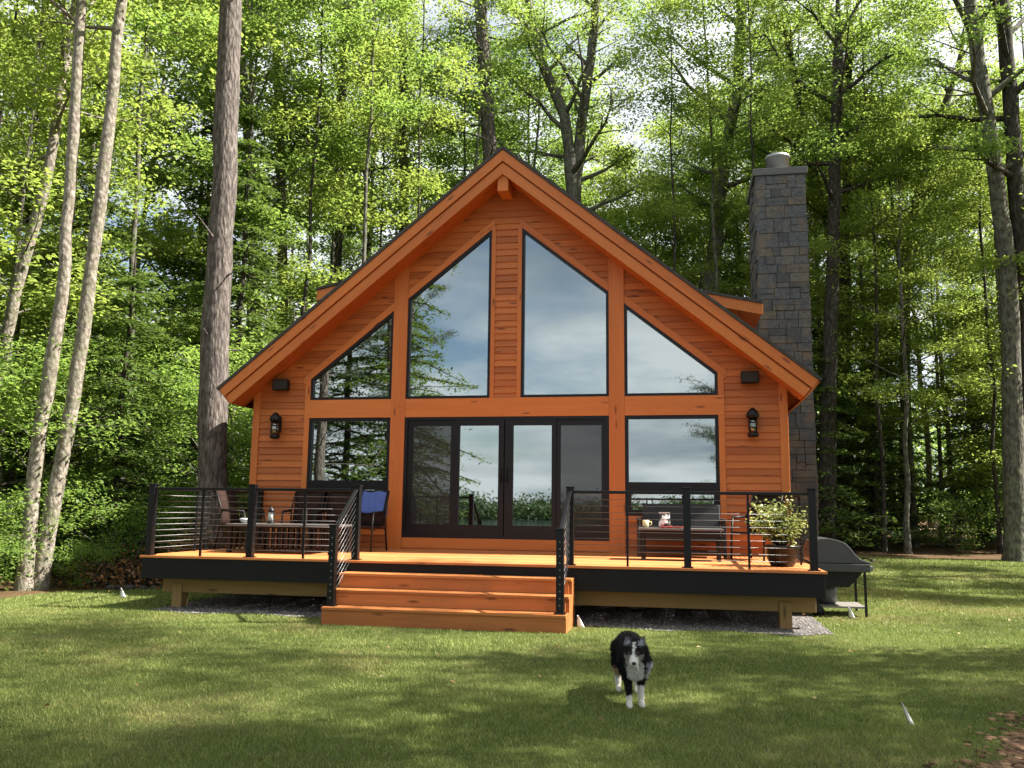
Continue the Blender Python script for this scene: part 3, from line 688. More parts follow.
# ------------------------------------------------------------------ deck furniture
M['sling'] = plain('brown_sling_fabric', (.030, .017, .014), .85, scale=120, bump=.3, spec=.08)
M['dark_frame'] = plain('dark_brown_metal', (.008, .006, .006), .5, spec=.25)
M['wicker'] = plain('charcoal_wicker', (.014, .014, .016), .7, scale=90, bump=.8)
M['table_top'] = plain('grey_table_top', (.10, .10, .10), .35, var=.2)
M['blue_cloth'] = plain('blue_towel', (.07, .12, .36), .95, scale=30, bump=.8)
M['red_cloth'] = plain('red_cloth', (.42, .04, .035), .9, scale=20)
M['white'] = plain('white_plastic', (.75, .75, .74), .5, var=.05)
M['cream'] = plain('cream_ceramic', (.72, .62, .33), .4, var=.08)
M['cushion'] = plain('charcoal_cushion', (.06, .06, .065), .9, scale=60, bump=.3)
def sling_chair(x, y, rz, lab, grp):
    t_ = thing('patio_chair', (0, 0, 0), lab, 'chair', grp)
    mb = MB()
    for s in (-1, 1):
        mb.tube([(s*.27, -.28, 0), (s*.27, -.26, .40), (s*.27, -.22, .62)], .016); mb.tube([(s*.27, -.22, .62), (s*.275, .2, .64)], .02)
        mb.tube([(s*.27, .30, 0), (s*.27, .22, .40), (s*.27, .20, .64), (s*.25, .36, .98)], .016); mb.tube([(s*.27, -.26, .40), (s*.27, .22, .37)], .014)
    mb.tube([(-.25, .36, .98), (.25, .36, .98)], .016); mb.tube([(-.27, -.26, .40), (.27, -.26, .40)], .014); mb.tube([(-.27, .22, .37), (.27, .22, .37)], .014)
    mb.build('frame', M['dark_frame'], t_)
    def sheet(pts):
        V = []; 
        for yy, zz in pts: V += [(-.245, yy, zz), (-.08, yy+.012, zz-.006), (.08, yy+.012, zz-.006), (.245, yy, zz)]
        F = [(i*4+k, i*4+k+1, (i+1)*4+k+1, (i+1)*4+k) for i in range(len(pts)-1) for k in range(3)]
        m = MB(); m.add(V, F, smooth=True); return m
    for nm, pts in (('seat', [(-.27, .405), (-.1, .385), (.1, .375), (.21, .385)]), ('backrest', [(.205, .40), (.235, .55), (.28, .75), (.355, .97)])):
        o_ = sheet(pts).build(nm, M['sling'], t_); md = o_.modifiers.new('thick', 'SOLIDIFY'); md.thickness = .012
    t_.location = (x, y, 0); t_.rotation_euler = (0, 0, rz); return t_
G_ = 'brown sling chairs at the left end of the deck'
sling_chair(-3.35, -.72, 0.1, 'brown sling chair nearest the left wall corner, behind the slatted table', G_)
sling_chair(-2.76, -.70, .08, 'brown sling chair below the lower left window, behind the slatted table', G_)
sling_chair(-4.05, -1.5, 1.45, 'brown sling chair at the far left end of the deck, facing the table', G_)
bc = sling_chair(-2.13, -1.0, -.12, 'brown sling chair with a blue towel hung over it beside the door', G_)
# towel draped over the back of that chair
V = []; F = []; nu, nv = 12, 20
for i in range(nu):
    for j in range(nv):
        u = i/(nu-1)-.5; q = j/(nv-1)
        if q < .5: zz = .62+q*2*.37; yy = .235+(zz-.62)*.36-.022
        else: zz = .99-(q-.5)*2*.42; yy = .37+(.99-zz)*-.12+.03
        yy += .010*math.sin(u*22+q*3)+.006*math.sin(u*41); V.append((u*.44, yy, zz+.012*math.sin(u*9)))
for i in range(nu-1):
    for j in range(nv-1): F.append((i*nv+j, (i+1)*nv+j, (i+1)*nv+j+1, i*nv+j+1))
tw = MB(); tw.add(V, F, smooth=True); o = tw.build('towel', M['blue_cloth']); md = o.modifiers.new('thick', 'SOLIDIFY'); md.thickness = .01
o.location = bc.location; o.rotation_euler = bc.rotation_euler; tag(o, 'blue towel hung over the back of a chair beside the door', 'towel')
# slatted low table
t_ = thing('slatted_table', (-3.0, -2.0, 0), 'low dark table with vertical slat sides behind the left railing', 'table')
tx0, tx1, ty0, ty1 = -3.86, -2.12, -2.35, -1.55
MB().box(tx0, tx1, ty0, ty1, .405, .44).build('table_top', M['table_top'], t_, bevel=.006)
for x in (tx0+.05, tx1-.05):
    for y in (ty0+.05, ty1-.05): MB().box(x-.03, x+.03, y-.03, y+.03, .001, .404, 'z').build('leg', M['dark_frame'], t_)
mb = MB(); n = 17
for k in range(n):
    x = tx0+.13+(tx1-tx0-.26)*k/(n-1)
    for y in (ty0+.05, ty1-.05): mb.box(x-.016, x+.016, y-.01, y+.01, .06, .38, 'z')
for y in (ty0+.05, ty1-.05): mb.box(tx0+.08, tx1-.08, y-.014, y+.014, .03, .059); mb.box(tx0+.08, tx1-.08, y-.014, y+.014, .381, .404)
mb.build('slats', M['dark_frame'], t_)
t_ = thing('candle_lantern', (-3.32, -1.95, .44), 'small glass candle lantern standing on the slatted table', 'lantern')
MB().lathe((-3.32, -1.95, .441), [(.06, 0), (.06, .02), (.045, .03)]).build('lantern_base', M['black_metal'], t_)
MB().lathe((-3.32, -1.95, .472), [(.05, 0), (.055, .05), (.05, .15)]).build('lantern_glass', M['lamp_glass'], t_)
MB().lathe((-3.32, -1.95, .473), [(.03, 0), (.03, .10), (.005, .12)]).build('candle', M['white'], t_)
MB().lathe((-3.32, -1.95, .622), [(.055, 0), (.05, .03), (.015, .06), (.01, .09)]).build('lantern_lid', M['black_metal'], t_)
t_ = thing('bottle', (-2.78, -1.9, .44), 'slim dark bottle with a pale cap on the slatted table', 'bottle')
MB().lathe((-2.78, -1.9, .441), [(.035, 0), (.037, .02), (.037, .20), (.014, .27), (.014, .32)]).build('bottle_body', plain('dark_bottle', (.03, .025, .02), .15), t_)
MB().lathe((-2.78, -1.9, .762), [(.016, 0), (.016, .05)]).build('bottle_cap', M['white'], t_)
t_ = tag(MB().lathe((-3.75, -1.95, .441), [(.05, 0), (.085, .05), (.09, .075), (.08, .072), (.045, .02)]).build('bowl', M['white']), 'small pale bowl at the left end of the slatted table', 'bowl')
# right side: settee, coffee table, chair
t_ = thing('wicker_settee', (3.0, -.75, 0), 'charcoal wicker settee against the wall below the right window', 'settee')
sx0, sx1 = 2.3, 3.66
mb = MB(); mb.box(sx0+.06, sx1-.06, -.95, -.35, .24, .34); o = mb.build('seat_frame', M['wicker'], t_, bevel=.02)
MB().box(sx0+.08, sx1-.08, -.94, -.40, .342, .43).build('seat_cushion', M['cushion'], t_, bevel=.03)
mb = MB(); V = [(sx0+.06, -.36, .34), (sx1-.06, -.36, .34), (sx1-.06, -.30, .34), (sx0+.06, -.30, .34), (sx0+.06, -.24, .82), (sx1-.06, -.24, .82), (sx1-.06, -.19, .82), (sx0+.06, -.19, .82)]
mb.add(V, [(3, 2, 1, 0), (4, 5, 6, 7), (0, 1, 5, 4), (1, 2, 6, 5), (2, 3, 7, 6), (3, 0, 4, 7)]); mb.build('backrest', M['wicker'], t_, bevel=.02)
for x in (sx0, sx1-.06):
    MB().box(x, x+.06, -1.0, -.28, .55, .60, 'y').build('armrest', M['wicker'], t_, bevel=.01)
    for y in (-.98, -.36): MB().box(x+.005, x+.055, y, y+.05, .001, .549, 'z').build('leg', M['wicker'], t_, bevel=.008)
t_ = thing('coffee_table', (3.0, -1.6, 0), 'low dark rectangular table in front of the wicker settee', 'table')
cx0, cx1, cy0, cy1 = 2.36, 3.58, -1.85, -1.3
MB().box(cx0, cx1, cy0, cy1, .43, .46).build('table_top', M['table_top'], t_, bevel=.006)
MB().box(cx0+.05, cx1-.05, cy0+.04, cy1-.04, .33, .429).build('apron', M['dark_frame'], t_)
for x in (cx0+.07, cx1-.07):
    for y in (cy0+.06, cy1-.06): MB().box(x-.025, x+.025, y-.025, y+.025, .001, .329, 'z').build('leg', M['dark_frame'], t_)
MB().box(cx0+.06, cx1-.06, cy0+.05, cy1-.05, .12, .14).build('lower_shelf', M['dark_frame'], t_)
mb = MB(); V = []; F = []
for i in range(9):
    for j in range(7): V.append((2.66+i*.045, -1.8+j*.05, .462+.012*math.sin(i*1.3)*math.sin(j*1.1)+.010))
for i in range(8):
    for j in range(6): F.append((i*7+j, (i+1)*7+j, (i+1)*7+j+1, i*7+j+1))
mb.add(V, F, smooth=True); o = mb.build('napkin', M['red_cloth']); md = o.modifiers.new('thick', 'SOLIDIFY'); md.thickness = .012; md.offset = 1; tag(o, 'red cloth lying on the low table before the settee', 'cloth')
t_ = thing('snack_bag', (2.74, -1.62, .478), 'small black and white bag standing on the red cloth', 'bag')
mb = MB(); V = []; F = []
for j in range(6):
    q = j/5; w2 = .085*(1-.1*q); d2 = .045*(1-q)**.6+.006
    for k in range(12):
        a = 2*PI*k/12; V.append((2.74+w2*math.copysign(abs(math.cos(a))**.6, math.cos(a)), -1.62+d2*math.sin(a), .479+.19*q+.012*math.sin(a*3+q*4)))
for j in range(5):
    for k in range(12): F.append((j*12+k, j*12+(k+1) % 12, (j+1)*12+(k+1) % 12, (j+1)*12+k))
F += [tuple(range(11, -1, -1)), tuple(range(60, 72))]
tt = NT('black_white_bag'); nz = tt.noise(tt.coord(), 11, 2); mbag = tt.done(tt.bsdf(tt.ramp(nz, [(.47, (.75, .75, .75)), (.53, (.02, .02, .02))]), .5))
mb.add(V, F, smooth=True); mb.build('bag_body', mbag, t_); MB().box(2.66, 2.82, -1.626, -1.614, .668, .69).build('seal', M['white'], t_)
t_ = thing('cup', (2.47, -1.66, .46), 'pale yellow cup at the left end of the low table', 'cup')
mb = MB(); mb.lathe((2.47, -1.66, .461), [(.035, 0), (.045, .02), (.05, .11), (.045, .11), (.04, .03)]); mb.build('cup_body', M['cream'], t_)
MB().tube([(2.52, -1.66, .55), (2.55, -1.66, .545), (2.555, -1.66, .51), (2.515, -1.66, .49)], .007).build('handle', M['cream'], t_)
ch = sling_chair(4.1, -.95, -.6, 'dark sling chair behind the potted shrub on the right of the deck', None)
# potted shrub
def leaves_np(C, n_dir, L, Wd, tilt, rnd_gen, fold=.15):
    """leaf quads at C; n_dir mean normals"""
    n = len(C); nr = n_dir+rnd_gen.normal(0, tilt, (n, 3)); nr /= np.linalg.norm(nr, axis=1, keepdims=True)+1e-9
    a = rnd_gen.normal(0, 1, (n, 3)); a -= nr*(a*nr).sum(1, keepdims=True); a /= np.linalg.norm(a, axis=1, keepdims=True)+1e-9
    b = np.cross(nr, a); L = np.broadcast_to(L, (n,))[:, None]; Wd = np.broadcast_to(Wd, (n,))[:, None]
    p0 = C-a*L*.5; p2 = C+a*L*.5-nr*L*.08; p1 = C+b*Wd*.5+nr*Wd*fold-a*L*.05; p3 = C-b*Wd*.5+nr*Wd*fold-a*L*.05
    return np.stack([p0, p1, p2, p3], 1).reshape(-1, 3), np.arange(4*n).reshape(-1, 4)
px_, py_ = 4.29, -2.55
t_ = thing('potted_shrub', (px_, py_, 0), 'variegated cream and green shrub in a dark bowl pot on the deck corner', 'potted plant')
MB().lathe((px_, py_, .001), [(.13, 0), (.15, .01), (.205, .12), (.225, .24), (.24, .25), (.24, .275), (.215, .275), (.205, .25)], 26).build('pot', plain('dark_glazed_pot', (.012, .009, .008), .35, spec=.3), t_)
MB().lathe((px_, py_, .235), [(.205, 0), (.19, .012), (.05, .02)], 18).build('soil', mm, t_)
mb = MB(); rg = np.random.default_rng(3); CC = []
for k in range(40):
    a = rg.uniform(0, 2*PI); out = rg.uniform(.08, .40); h = rg.uniform(.25, .66)*(1.1-out*.5)
    if k < 5: h = rg.uniform(.5, .66); out = rg.uniform(.05, .25)
    out *= 1.25 if math.cos(a) < 0 else .9; h *= rg.uniform(.75, 1.1)
    pts = [Vector((px_+.05*math.cos(a), py_+.05*math.sin(a), .25)), Vector((px_+out*.5*math.cos(a), py_+out*.5*math.sin(a), .25+h*.65)), Vector((px_+out*math.cos(a), py_+out*math.sin(a), .25+h))]
    mb.tube(pts, [.006, .005, .003], 5); 
    for q in np.linspace(.25, 1.05, 46):
        p = pts[0].lerp(pts[1], q*2) if q < .5 else pts[1].lerp(pts[2], (q-.5)*2); CC.append(np.array(p)+rg.normal(0, .045, 3))
mb.build('stems', M['dark_bark'], t_)
CC = np.array(CC); V, F = leaves_np(CC, np.tile([0, -.2, 1.0], (len(CC), 1)), rg.uniform(.045, .075, len(CC)), rg.uniform(.025, .04, len(CC)), .6, rg)
o = link('foliage', mesh_np('foliage', V-np.array([px_, py_, 0]), F, {'rnd': np.repeat(rg.random(len(CC)), 4)}), M['variegated'], t_)
M['dry_lawn_leaf'] = leaf_mat('dry_lawn_leaves', [(.12, .06, .025), (.22, .13, .05), (.36, .28, .10), (.5, .45, .3)], (.3, .2, .06), .2)
fallen()
# ------------------------------------------------------------------ gas grill right of the deck
M['grill_hood'] = plain('charcoal_enamel', (.050, .051, .055), .34)
M['grill_dark'] = plain('grill_black', (.005, .005, .005), .5, spec=.3)
M['grill_shelf'] = plain('light_grey_shelf', (.20, .19, .18), .5)
gy0, gy1 = -1.55, -.75; g0 = gz(5.2, -1.2)
t_ = thing('gas_grill', (5.2, -1.15, g0), 'charcoal grey gas grill on the grass at the right end of the deck', 'grill')
prof = [(4.80, .0), (4.80, .20), (4.84, .305), (4.93, .345), (5.05, .35), (5.17, .325), (5.27, .285), (5.34, .21), (5.40, .125), (5.47, .06), (5.56, .035), (5.60, .022), (5.60, .0)]
mb = MB(); mb.prism_y(prof, gy0, gy1); mb.build('hood', M['grill_hood'], t_, bevel=.012)
MB().box(4.78, 5.59, gy0-.02, gy1+.02, -.115, -.003, 'x').build('firebox_rim', M['grill_hood'], t_, bevel=.012)
MB().box(5.592, 5.625, gy0, gy1, -.10, -.03).build('control_panel', M['grill_shelf'], t_, bevel=.004)
mb = MB(); mb.tube([(5.605, gy0+.1, .035), (5.66, gy0+.1, .05), (5.66, gy1-.1, .05), (5.605, gy1-.1, .035)], .012); mb.build('handle', M['grill_dark'], t_)
for k in range(3): MB().tube([(5.626, gy0+.2+k*.2, -.065), (5.66, gy0+.2+k*.2, -.065)], .025, 12).build('knob', M['grill_dark'], t_)
MB().prism_y([(4.86, -.116), (5.50, -.116), (5.30, -.33), (5.0, -.33)], gy0+.05, gy1-.05).build('firebox', M['grill_dark'], t_)
for x in (4.84, 5.50):
    for y in (gy0+.03, gy1-.06): MB().box(x, x+.032, y, y+.032, g0+.002, -.117, 'z').build('leg', M['grill_dark'], t_)
MB().box(4.90, 5.52, gy0+.05, gy1-.05, g0+.13, g0+.155).build('lower_shelf', M['grill_shelf'], t_)
mb = MB(); mb.lathe((5.05, -1.15, g0+.157), [(.10, 0), (.145, .04), (.145, .24), (.09, .30), (.04, .31), (.04, .35)], 18); mb.build('gas_bottle', plain('grey_gas_bottle', (.09, .09, .09), .4), t_)
for y in (gy0-.01, gy1+.01): MB().tube([(4.86, y-.02, g0+.085), (4.86, y+.02, g0+.085)], .085, 18).build('wheel', M['grill_dark'], t_)
# small white training flags on wires
def flag(x, y, rz, lean, lab, wd_=.095):
    z = gz(x, y); t_ = thing('marker_flag', (x, y, z), lab, 'flag', 'small white marker flags in the grass')
    top = Vector((x+lean*.18, y+.02, z+.17))
    MB().tube([(x, y, z-.02), top], .0022, 5).build('wire', M['steel'], t_)
    c, s_ = math.cos(rz), math.sin(rz); V = []
    for i in range(5):
        for j in range(5):
            u = i/4; q = j/4; p = top-Vector((lean*.15*q, 0, .15*q)); wv = wd_*(q*.8+.2)
            V.append((p.x+c*wv*u, p.y+s_*wv*u+.008*math.sin(u*5+q*3), p.z-.01*u))
    F = [(i*5+j, (i+1)*5+j, (i+1)*5+j+1, i*5+j+1) for i in range(4) for j in range(4)]
    m = MB(); m.add(V, F, smooth=True); o_ = m.build('flag_cloth', M['white'], t_); md = o_.modifiers.new('thick', 'SOLIDIFY'); md.thickness = .002
flag(4.55, -7.93, .5, -.30, 'white marker flag in the open grass at lower right', .05)
flag(5.24, -1.75, -.3, .0, 'white marker flag in the grass before the gas grill')
flag(-5.62, -2.3, .3, .05, 'white marker flag in the grass left of the deck')
flag(1.70, -3.75, .2, .0, 'white marker flag beside the right end of the steps')

# ------------------------------------------------------------------ dog
def build_dog(x, y, rz):
    z = gz(x, y)
    root = thing('dog', (x, y, z), 'black and white long-haired dog standing on the lawn facing the camera', 'dog', rz=rz)
    bm = bmesh.new()
    def ball(c, r, sc=(1, 1, 1)): bmesh.ops.create_icosphere(bm, subdivisions=2, radius=r, matrix=Matrix.Translation(c) @ Matrix.Diagonal((*sc, 1)))
    def chain(pts, sc=(1, 1, 1)):
        for (a, ra), (b, rb) in zip(pts[:-1], pts[1:]):
            a, b = Vector(a), Vector(b); n = max(2, int((b-a).length/(min(ra, rb)*.45)))
            for i in range(n+1): f = i/n; ball(a.lerp(b, f), ra+(rb-ra)*f, sc)
    chain([((0, -.22, .395), .115), ((0, -.05, .42), .12), ((0, .12, .435), .112), ((0, .26, .435), .108)])
    chain([((0, -.26, .33), .10), ((0, -.20, .36), .12)])
    chain([((0, -.24, .43), .115), ((.005, -.36, .435), .098), ((.01, -.44, .425), .085)])
    chain([((.01, -.45, .425), .084), ((.01, -.475, .405), .07)], (1.0, 1, .95))
    chain([((.012, -.50, .385), .052), ((.016, -.565, .365), .036), ((.018, -.60, .36), .029)])
    chain([((.014, -.51, .355), .034), ((.018, -.575, .338), .022)])
    for s in (-1, 1):
        chain([((.01+s*.045, -.425, .48), .032), ((.01+s*.062, -.415, .525), .022), ((.01+s*.072, -.42, .555), .010)], (1, .6, 1))
        fy = -.02 if s < 0 else .012
        chain([((s*.075, -.20, .36), .07), ((s*.056, -.185, .245), .043), ((s*.050, -.235+fy, .125), .026), ((s*.052, -.25+fy, .045), .026), ((s*.052, -.275+fy, .026), .030), ((s*.053, -.305+fy, .020), .024)])
        hy = .05 if s < 0 else 0
        chain([((s*.06, .25, .40), .09), ((s*.08, .185+hy, .265), .062), ((s*.078, .325+hy, .155), .031), ((s*.078, .305+hy, .06), .023), ((s*.078, .285+hy, .026), .027), ((s*.078, .25+hy, .02), .022)])
    chain([((0, .33, .43), .05), ((-.03, .42, .36), .05), ((-.05, .46, .25), .045), ((-.055, .465, .17), .02)])
    me = bpy.data.meshes.new('tmp'); bm.to_mesh(me); bm.free(); tmp = bpy.data.objects.new('tmp', me); COL.objects.link(tmp)
    m = tmp.modifiers.new('r', 'REMESH'); m.mode = 'VOXEL'; m.voxel_size = .0085
    m = tmp.modifiers.new('s', 'SMOOTH'); m.factor = .5; m.iterations = 2
    dg = bpy.context.evaluated_depsgraph_get(); me2 = bpy.data.meshes.new_from_object(tmp.evaluated_get(dg)); bpy.data.objects.remove(tmp); bpy.data.meshes.remove(me)
    me2.name = 'body'; n = len(me2.vertices); co_ = np.empty(n*3, np.float32); me2.vertices.foreach_get('co', co_); P_ = co_.reshape(-1, 3)
    nm = np.empty(n*3, np.float32); me2.vertices.foreach_get('normal', nm); N_ = nm.reshape(-1, 3)
    def colour(P, rg):
        P = P/.93; x, y, z = P[:, 0]+rg.normal(0, .005, len(P)), P[:, 1]+rg.normal(0, .005, len(P)), P[:, 2]+rg.normal(0, .007, len(P))
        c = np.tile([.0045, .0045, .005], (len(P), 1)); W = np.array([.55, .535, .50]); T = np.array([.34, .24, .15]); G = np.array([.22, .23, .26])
        def put(mask, col): c[mask] = col
        put((z < np.where(x < 0, .10, .17)) & (y < -.12), W); put((z < .20) & (y > .12) & (y < .46), W); put((z > .16) & (z < .25) & (y > .12) & (y < .46) & (np.abs(x) > .05), T)
        put((y < -.275) & (z < .375) & (np.abs(x) < .062) & (z > .2), W)
        put((y < -.15) & (y > -.3) & (x > .075) & (z > .24) & (z < .36), G)  # highlight on the chest-side fur, painted into the coat colour as blue-grey
        face = y < -.445
        put(face & (z < .415) & (np.abs(x-.01) < .085), T*.3+G*.5); put(face & (y < -.49) & (np.abs(x-.014) < .026) & (z < .42), W); put(face & (np.abs(x-.012) < .011) & (z > .40), W)
        put(face & (y < -.555), W); put(face & (np.abs(np.abs(x-.01)-.040) < .022) & (np.abs(z-.432) < .020), np.array([.012, .011, .011]))
        put((y < -.425) & (z > .485) & (np.abs(x-.01) > .035), G)
        return c
    def turn(P):
        # the head is carried a little higher and turned towards the photographer
        f = np.clip((-.27-P[:, 1])/.16, 0, 1)*np.clip((P[:, 2]-.24)/.09, 0, 1); Q = P.copy()
        Q[:, 0] -= .036*f+.16*np.clip(-.40-P[:, 1], 0, 1)*f; Q[:, 2] += .042*f; return Q
    rg = np.random.default_rng(8)
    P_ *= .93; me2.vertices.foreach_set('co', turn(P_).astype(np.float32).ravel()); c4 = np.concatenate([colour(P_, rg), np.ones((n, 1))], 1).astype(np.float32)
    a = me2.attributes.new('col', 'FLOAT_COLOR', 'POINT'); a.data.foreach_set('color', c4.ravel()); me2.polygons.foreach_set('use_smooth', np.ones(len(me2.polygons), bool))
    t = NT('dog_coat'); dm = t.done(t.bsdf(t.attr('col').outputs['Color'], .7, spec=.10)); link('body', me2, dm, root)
    # hair
    k = rg.integers(0, n, 42000); B = P_[k]; NN = N_[k]; keep = ~((B[:, 2] < .06)) & ~((B[:, 1] < -.57)); B, NN = B[keep], NN[keep]; k = len(B)
    ln = np.where(B[:, 1] < -.40, .009, np.where(B[:, 2] < .2, .010, .027))*rg.uniform(.6, 1.25, k)
    d = NN*.55+np.array([0, .45, -.55])+rg.normal(0, .22, (k, 3)); d /= np.linalg.norm(d, axis=1, keepdims=True)
    sd = np.cross(d, NN); sd /= np.linalg.norm(sd, axis=1, keepdims=True)+1e-6; sd *= .0022
    Bt = turn(B); V = np.stack([Bt-sd-NN*.003, Bt+sd-NN*.003, Bt+d*ln[:, None]], 1).reshape(-1, 3)
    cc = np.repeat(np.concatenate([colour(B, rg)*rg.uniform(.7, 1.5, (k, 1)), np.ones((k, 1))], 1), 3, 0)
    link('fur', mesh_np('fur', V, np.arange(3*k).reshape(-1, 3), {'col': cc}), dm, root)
    def loc(p): return Vector(p)
    root.rotation_euler = (0, 0, 0)
    o0 = Vector((x, y, z))
    for s in (-1, 1): MB().ball(o0+Vector(turn(np.array([[.011+s*.037, -.526, .427]])*.93)[0]), .0095, 8).build('eye', plain('dog_eye', (.03, .015, .008), .08), root)
    MB().ball(o0+Vector(turn(np.array([[.018, -.628, .367]])*.93)[0]), .0155, 8, (1.1, .8, .8)).build('nose', plain('dog_nose', (.008, .008, .008), .3), root)
    root.rotation_euler = (0, 0, rz)
build_dog(2.575, -7.56, .17)

# ------------------------------------------------------------------ trees
def tube_np(pts, rads, n=6):
    pts = np.asarray(pts, float); m = len(pts); t = np.gradient(pts, axis=0); t /= np.linalg.norm(t, axis=1, keepdims=True)+1e-9
    ref = np.array([0.0, 0, 1]) if abs(t[0, 2]) < .8 else np.array([1.0, 0, 0])
    a = np.cross(t, ref); a /= np.linalg.norm(a, axis=1, keepdims=True)+1e-9; b = np.cross(t, a)
    w = 2*PI*np.arange(n)/n
    V = pts[:, None]+(a[:, None]*np.cos(w)[None, :, None]+b[:, None]*np.sin(w)[None, :, None])*np.asarray(rads)[:, None, None]
    i, k = np.meshgrid(np.arange(m-1), np.arange(n), indexing='ij')
    F = np.stack([i*n+k, i*n+(k+1) % n, (i+1)*n+(k+1) % n, (i+1)*n+k], -1).reshape(-1, 4)
    return V.reshape(-1, 3), F
class Wood:
    def __init__(s): s.V = []; s.F = []; s.n = 0
    def tube(s, pts, rads, n=6):
        V, F = tube_np(pts, rads, n); s.V.append(V); s.F.append(F+s.n); s.n += len(V)
    def mesh(s, name): return mesh_np(name, np.concatenate(s.V), np.concatenate(s.F), smooth=True)
def unit(v): return v/(np.linalg.norm(v)+1e-9)
def make_path(rg, H, r0, lean=.3, n=12):
    z = np.linspace(-.35, H, n); w = np.cumsum(rg.normal(0, .05, (n, 2)), 0)*H/14; l = rg.normal(0, lean, 2)
    xy = w+np.outer(np.clip(z/H, 0, 1), l*H/10); xy -= xy[0]
    r = r0*np.clip(1-.82*np.clip(z/H, 0, 1), .1, 1); r[0] *= 1.45
    return np.concatenate([xy, z[:, None], r[:, None]], 1)
def on_path(path, z): return np.array([np.interp(z, path[:, 2], path[:, i]) for i in range(4)])
def limb(wd, rg, p, d, L, r, up=.2, k=5, sides=5):
    s = np.linspace(0, 1, k)[:, None]; wob = np.cumsum(rg.normal(0, .05*L, (k, 3)), 0); wob[0] = 0
    pts = p+d*L*s+np.array([0, 0, up*L])*s**2+wob*s
    wd.tube(pts, np.maximum(r*(1-.8*s[:, 0]), .006), sides); return pts
def leafy(rg, C, n, L, sig, tilt, asp=.62):
    k = rg.integers(0, len(C), n); P_ = C[k]+rg.normal(0, 1, (n, 3))*np.asarray(sig)
    V, F = leaves_np(P_, np.tile([0, 0, 1.0], (n, 1)), rg.uniform(.55, 1.35, n)*L, rg.uniform(.6, 1.2, n)*L*asp, tilt, rg)
    cl = rg.uniform(0, 1, len(C)); r = np.clip(.55*cl[k]+.45*rg.random(n), 0, 1)
    return V, F, np.repeat(r, 4)
def finish(name, wd, leaf, trunk_mat, leaf_m, loc, label, cat, group=None):
    t_ = thing(name, loc, label, cat, group)
    link('trunk', wd.mesh('trunk'), M[trunk_mat], t_)
    if leaf is not None: link('crown', mesh_np('crown', leaf[0], leaf[1], {'rnd': leaf[2]}), M[leaf_m], t_)
    return t_
def broadleaf(name, seed, loc, label, cat='tree', group=None, H=18, r0=.15, cb=.35, R=3.2, nl=26000, ls=.12, limbs=20, path=None, tm='grey_bark', lm='maple', fork=None, sig=(.34, .34, .12), lean=.3, top=True):
    rg = np.random.default_rng(seed); wd = Wood()
    if path is None: path = make_path(rg, H, r0, lean)
    H = path[-1, 2]; wd.tube(path[:, :3], path[:, 3], 12)
    C = []; az = rg.uniform(0, 6)
    for i in range(limbs):
        t = cb+(1-cb)*(i+rg.uniform(.1, .9))/limbs; t = min(t, .985); q = on_path(path, t*H); az += 2.4+rg.normal(0, .5)
        u = (t-cb)/(1-cb); L = R*(.35+.9*math.sin(PI*(.18+.72*u)))*rg.uniform(.65, 1.2)*(1 if top else .9)
        el = math.radians(12+48*u+rg.normal(0, 8)); d = np.array([math.cos(az)*math.cos(el), math.sin(az)*math.cos(el), math.sin(el)])
        pts = limb(wd, rg, q[:3], d, L, max(q[3]*.5, .015), .12)
        C.append(pts[-1])
        for j in range(5):
            s = rg.uniform(.3, .95); p = pts[0]+(pts[-1]-pts[0])*s; k = min(int(s*4), 3); p = pts[k]+(pts[k+1]-pts[k])*(s*4-k)
            a2 = az+rg.choice([-1, 1])*rg.uniform(.4, 1.2); e2 = rg.uniform(-.15, .5); d2 = np.array([math.cos(a2)*math.cos(e2), math.sin(a2)*math.cos(e2), math.sin(e2)])
            pp = limb(wd, rg, p, d2, L*rg.uniform(.25, .5), max(q[3]*.16, .008), .05, 4, 4)
            C.append(pp[-1])
    leaf = leafy(rg, np.array(C), nl, ls, sig, .45) if nl else None
    return finish(name, wd, leaf, tm, lm, loc, label, cat, group)
def hemlock(name, seed, loc, label, cat='tree', group=None, H=11, r0=.13, R=2.6, dens=1.0, lm='hemlock', z0=.5):
    rg = np.random.default_rng(seed); wd = Wood(); path = make_path(rg, H, r0, .06); wd.tube(path[:, :3], path[:, 3], 9)
    PC = []; z = z0; az = 0.0
    while z < H-.15:
        L0 = R*(1-z/H)**.75+.18
        for k in range(5):
            az += 1.257+rg.normal(0, .25); L = L0*rg.uniform(.6, 1.12); q = on_path(path, z+rg.uniform(-.12, .12)); el = rg.uniform(.0, .28)
            d = np.array([math.cos(az)*math.cos(el), math.sin(az)*math.cos(el), math.sin(el)]); side = np.array([-math.sin(az), math.cos(az), 0])
            pts = limb(wd, rg, q[:3], d, L, .018*L0+.006, -.32, 5, 4)
            n = int(150*dens*(.35+L/R)); s = rg.uniform(.12, 1.04, n); lat = rg.normal(0, 1, n)*(.13+.24*L*(1-s*.75)); i = np.clip((s*4).astype(int), 0, 3)
            p = pts[i]+(pts[i+1]-pts[i])*(s*4-i)[:, None]+side*lat[:, None]; p[:, 2] -= np.abs(lat)*.22+rg.normal(0, .03, n)-.02; PC.append(np.concatenate([p, np.full((n, 1), rg.random())], 1))
        z += .42+.02*z
    PC = np.concatenate(PC); n = len(PC)
    V, F = leaves_np(PC[:, :3], np.tile([0, 0, 1.0], (n, 1)), rg.uniform(.11, .22, n), rg.uniform(.04, .075, n), .35, rg, .05)
    return finish(name, wd, (V, F, np.repeat(np.clip(.5*PC[:, 3]+.5*rg.random(n), 0, 1), 4)), 'dark_bark', lm, loc, label, cat, group)
